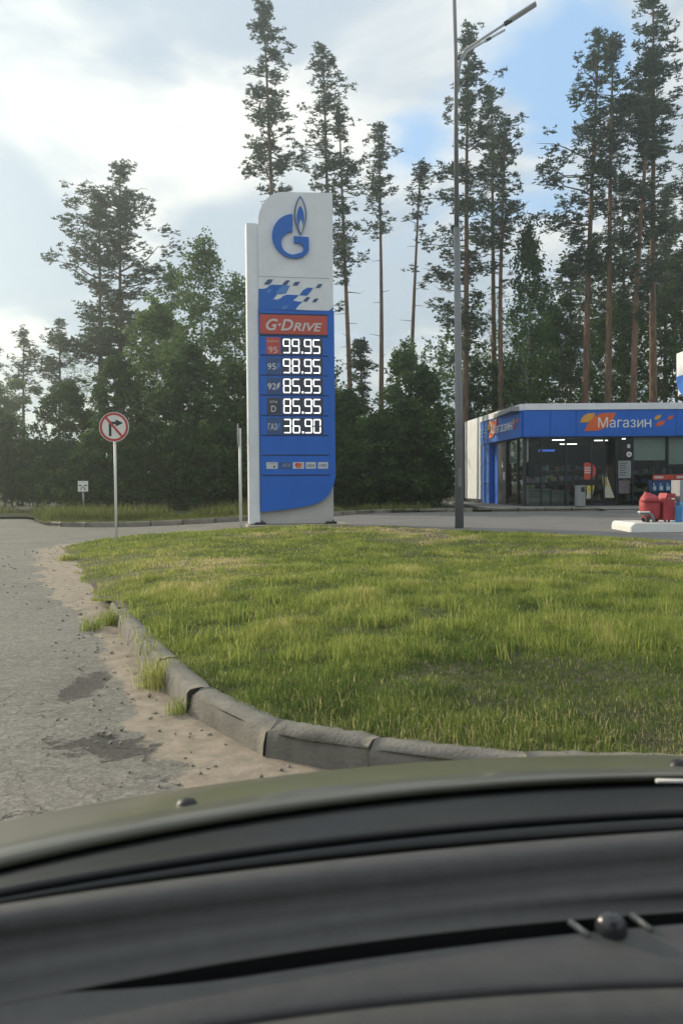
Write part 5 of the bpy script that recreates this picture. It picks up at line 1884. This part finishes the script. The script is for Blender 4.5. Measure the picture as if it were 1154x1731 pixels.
# canopy, only its rounded corner reaches into the picture
CY, CB = 26.0, 0
cx0 = at(1145, 640, CY).x
cz0, cz1, czm = at(1147, 681, CY).z, at(1147, 598, CY).z, at(1147, 637, CY).z
cn = tag(empty('fuel_canopy', (cx0, CY, 0)), 'corner of the white and blue fuel canopy at the right edge', 'canopy')
def can(m_, name, mat):
    bmesh.ops.transform(m_.bm, matrix=Matrix(((0, 1, 0, 0), (-1, 0, 0, 0), (0, 0, 1, 0), (0, 0, 0, 1))), verts=m_.bm.verts)
    return m_.build(name, mat, cn)


can(MB().prism([(0, czm), (7, czm), (7, cz1), (0, cz1)], -.05, .0), 'white_fascia', WHITE)
can(MB().prism([(0, czm - .004), (.03, czm - .18), (.12, czm - .36), (.30, czm - .52), (.55, czm - .66), (.9, cz0 - .02), (7, cz0 - .1), (7, czm - .004)], -.06, .0), 'blue_fascia', BLUE2)
MB().box(.005, 13, -7, -.05, cz0 + .25, cz1 - .1).build('roof_slab', WHITE, cn)
MB().box(.005, 13, -.045, .0, cz0 + .2, cz1).build('rear_fascia', WHITE, cn)
for x in (3.5, 9.5):
    MB().box(x, x + .35, -3.85, -3.5, .2, cz0 + .25, .02).build('column', WHITE, cn)

# ------------------------------------------------------------------ the car the picture is taken from
DASH = M('dash_plastic', (.064, .063, .062), .52, var=.14, scale=40, bump=.16, bscale=420, spec=.45)
DASHD = M('dash_recess', (.008, .008, .009), .7)
HOOD = M('olive_paint', (.074, .075, .050), .40, var=.10, scale=6, coat=.4, col2=(.092, .092, .064))
COWL = M('cowl_plastic', (.012, .014, .014), .35, var=.2, bump=.1, bscale=200)
RUBBER = M('black_rubber', (.006, .006, .007), .5)
car = tag(empty('car', (0, .9, 0), math.radians(12)), 'dark dashboard and olive hood of the car the view is from', 'car')
bpy.context.view_layer.update()
CINV = Matrix.Translation((0, .9, 0)) @ Matrix.Rotation(math.radians(12), 4, 'Z')
CINV = CINV.inverted()
UU = np.array([0, 300, 577, 866, 1154.])
cols = np.linspace(-420, 1480, 60)


def crv(ys, drop):
    """a line across the car: seen at rows ys in columns UU, lying drop metres below the eye"""
    c = np.polyfit(UU, ys, 2)
    out = []
    for u in cols:
        v = np.polyval(c, u)
        out.append(CINV @ onz(u, float(v), EYE.z - drop))
    return np.array([list(p) for p in out])


def loft(name, curves, mat, sub=3, parent=car, smooth_=True):
    rows_ = []
    for i in range(len(curves) - 1):
        for s in range(sub):
            rows_.append(curves[i] + (curves[i + 1] - curves[i]) * (s / sub))
    rows_.append(curves[-1])
    V = np.concatenate(rows_)
    return mesh_np(name, V, [grid_faces(len(rows_), len(cols))], mat, parent, smooth=smooth_)


h0 = crv([1390, 1335, 1300, 1280, 1277], .50)
h0b = h0 + np.array([0, .10, -.06])
h0c = h0 + np.array([0, .20, -.20])
h0d = h0 + np.array([0, .24, -.55])
h1 = crv([1412, 1352, 1315, 1293, 1289], .456)
h2 = crv([1436, 1374, 1334, 1309, 1301], .428)
h2b = crv([1446, 1383, 1342, 1316, 1307], .4275)
h2c = crv([1455, 1391, 1349, 1322, 1311.5], .4295)
h3 = crv([1468, 1402, 1359, 1331, 1319], .437)
h4 = crv([1474, 1407, 1364, 1336, 1323], .447)
loft('hood', [h0d, h0c, h0b, h0, h1, h2, h2b, h2c, h3, h4], HOOD, 2)
k0 = crv([1466, 1400, 1356, 1329, 1317], .452)
k1 = crv([1497, 1440, 1396, 1365, 1350], .424)
k2 = crv([1526, 1478, 1446, 1416, 1398], .385)
k3 = crv([1545, 1497, 1466, 1436, 1416], .41)
loft('cowl', [k0, k1, k2, k3], COWL, 2)
k9 = crv([1486, 1425, 1380, 1350, 1337], .398)


def rib(name, base, r_, mat, a=0, b_=None, parent=car):
    m_ = MB()
    m_.tube([Vector(p) for p in base[a:b_]], r_, 8)
    return m_.build(name, mat, parent)


rib('wiper_blade', crv([1510, 1458, 1420, 1390, 1374], .392), .006, RUBBER, 6, 54)
0 and rib('wiper_arm', crv([1492, 1428, 1385, 1362, 1352], .392), .0055, COWL, 16, 44)
dd = [([1530, 1484, 1455, 1424, 1404], .345), ([1560, 1514, 1484, 1452, 1428], .350), ([1603, 1558, 1527, 1495, 1467], .370), ([1618, 1572, 1537, 1507, 1480], .3715),
      ([1650, 1590, 1552, 1530, 1504], .3735), ([1682, 1625, 1580, 1551, 1522], .383), ([1700, 1640, 1596, 1567, 1540], .384)]
cs = [crv(y, d) for y, d in dd]
front = cs[0] + np.array([0, .03, -.05])
loft('dashboard_top', [front] + cs, DASH, 2)
# slot: its lower lip meets the upper one at the left end
lip_u = cs[-1]
lo = crv([1726, 1667, 1627, 1590, 1560], .3855)
tt = np.clip((cols - 110) / 330, 0, 1)
tt = (tt * (2 - tt))[:, None]
lip_l = lip_u + np.array([0, -.0005, -.0002]) + (lo - lip_u) * tt
d7 = crv([1790, 1727, 1686, 1670, 1648], .3905)
d8 = d7 + np.array([0, -.004, -.0025])
d8b = d7 + np.array([0, -.0045, -.007])
d8c = d7 + np.array([0, -.009, -.007])
d9 = d7 + np.array([0, -.0105, -.003])
d10 = d7 + np.array([0, -.05, -.022])
d11 = d7 + np.array([0, -.11, -.07])
d12 = d7 + np.array([0, -.15, -.30])
loft('dashboard_shelf', [lip_l, d7, d8, d8b, d8c, d9, d10, d11, d12], DASH, 2)
loft('vent_slot', [lip_u + np.array([0, 0, -.0006]), lip_u + np.array([0, .006, -.05]), lip_l + np.array([0, -.006, -.05]), lip_l + np.array([0, 0, -.0006])], DASHD, 1)
ks = CINV @ onz(1032, 1570, EYE.z - .384)
m_ = MB()
m_.lathe([(.0135, -.012), (.0135, .002), (.0124, .007), (.0102, .0108), (.0066, .0132), (.0025, .0142)], 0, 0, 22)
m_.build('sun_sensor', M('sensor_plastic', (.035, .036, .04), .22, spec=.6), car, ks)
for u0, v0, u1, v1 in ((962, 1558, 994, 1582), (1066, 1547, 1100, 1573)):
    a = CINV @ onz(u0, v0, EYE.z - .3835)
    b2 = CINV @ onz(u1, v1, EYE.z - .3850)
    MB().tube([a, b2], .0028, 8).build('slot_rib', M('slot_rib_grey', (.20, .195, .18), .6), car)
for u, v in ((316, 1368), (1147, 1300)):
    p = CINV @ onz(u, v, EYE.z - .449)
    m_ = MB().lathe([(.016, -.012), (.016, .004), (.012, .012), (.004, .015)], 0, 0, 14)
    nz = m_.build('washer_nozzle', RUBBER, car, p)
a = CINV @ onz(1108, 1320, EYE.z - .405)
b2 = CINV @ onz(1230, 1322, EYE.z - .405)
MB().tube([a, b2], .003, 8).build('pale_strip', WHITEP, car)  # pale strip behind the rear edge of the hood
# unseen body shell round the camera, added to keep light off the dash
BODY = M('cabin_lining', (.055, .055, .057), .8)
shell = [('roof', (-.62, .62, -2.6, -.72, 1.53, 1.58)), ('rear_bulkhead', (-.80, .80, -2.7, -2.62, .30, 1.52)), ('door_panel', (-.88, -.82, -2.6, .0, .30, .98)), ('door_panel', (.82, .88, -2.6, .0, .30, .98)), ('floor_pan', (-.88, .88, -2.6, -.1, .22, .28)), ('seat_back', (-.55, .55, -1.75, -1.6, .40, 1.02))]
for nm, bx in shell:
    MB().box(*bx, .015).build(nm, BODY, car)
for s in (-1, 1):
    MB().tube([(s * .84, .02, .93), (s * .62, -.72, 1.54)], .04, 8).build('windscreen_pillar', BODY, car)
    MB().tube([(s * .84, -1.5, .95), (s * .64, -1.5, 1.54)], .045, 8).build('door_pillar', BODY, car)
m_ = MB()
q = [m_.bm.verts.new(p) for p in ((-.80, .06, .93), (.80, .06, .93), (.60, -.70, 1.55), (-.60, -.70, 1.55))]
m_.bm.faces.new(q)
m_.build('windscreen', clear_mat('clear_glass'), car)

# ------------------------------------------------------------------ haze volume added in place of the windscreen's dusty veil
hm = bpy.data.materials.new('veil_haze')
hm.use_nodes = True
hm.node_tree.nodes.clear()
pv = hm.node_tree.nodes.new('ShaderNodeVolumePrincipled')
pv.inputs['Color'].default_value = (.84, .96, .94, 1)
pv.inputs['Density'].default_value = 0.0025
pv.inputs['Anisotropy'].default_value = 0.8
ho = hm.node_tree.nodes.new('ShaderNodeOutputMaterial')
hm.node_tree.links.new(pv.outputs[0], ho.inputs['Volume'])
hz_ = MB().box(-320, 320, -320, 520, -1.2, 36).build('haze', hm)
tag(hz_, 'thin bright haze volume standing in for the veil of the dusty windscreen', kind='stuff')
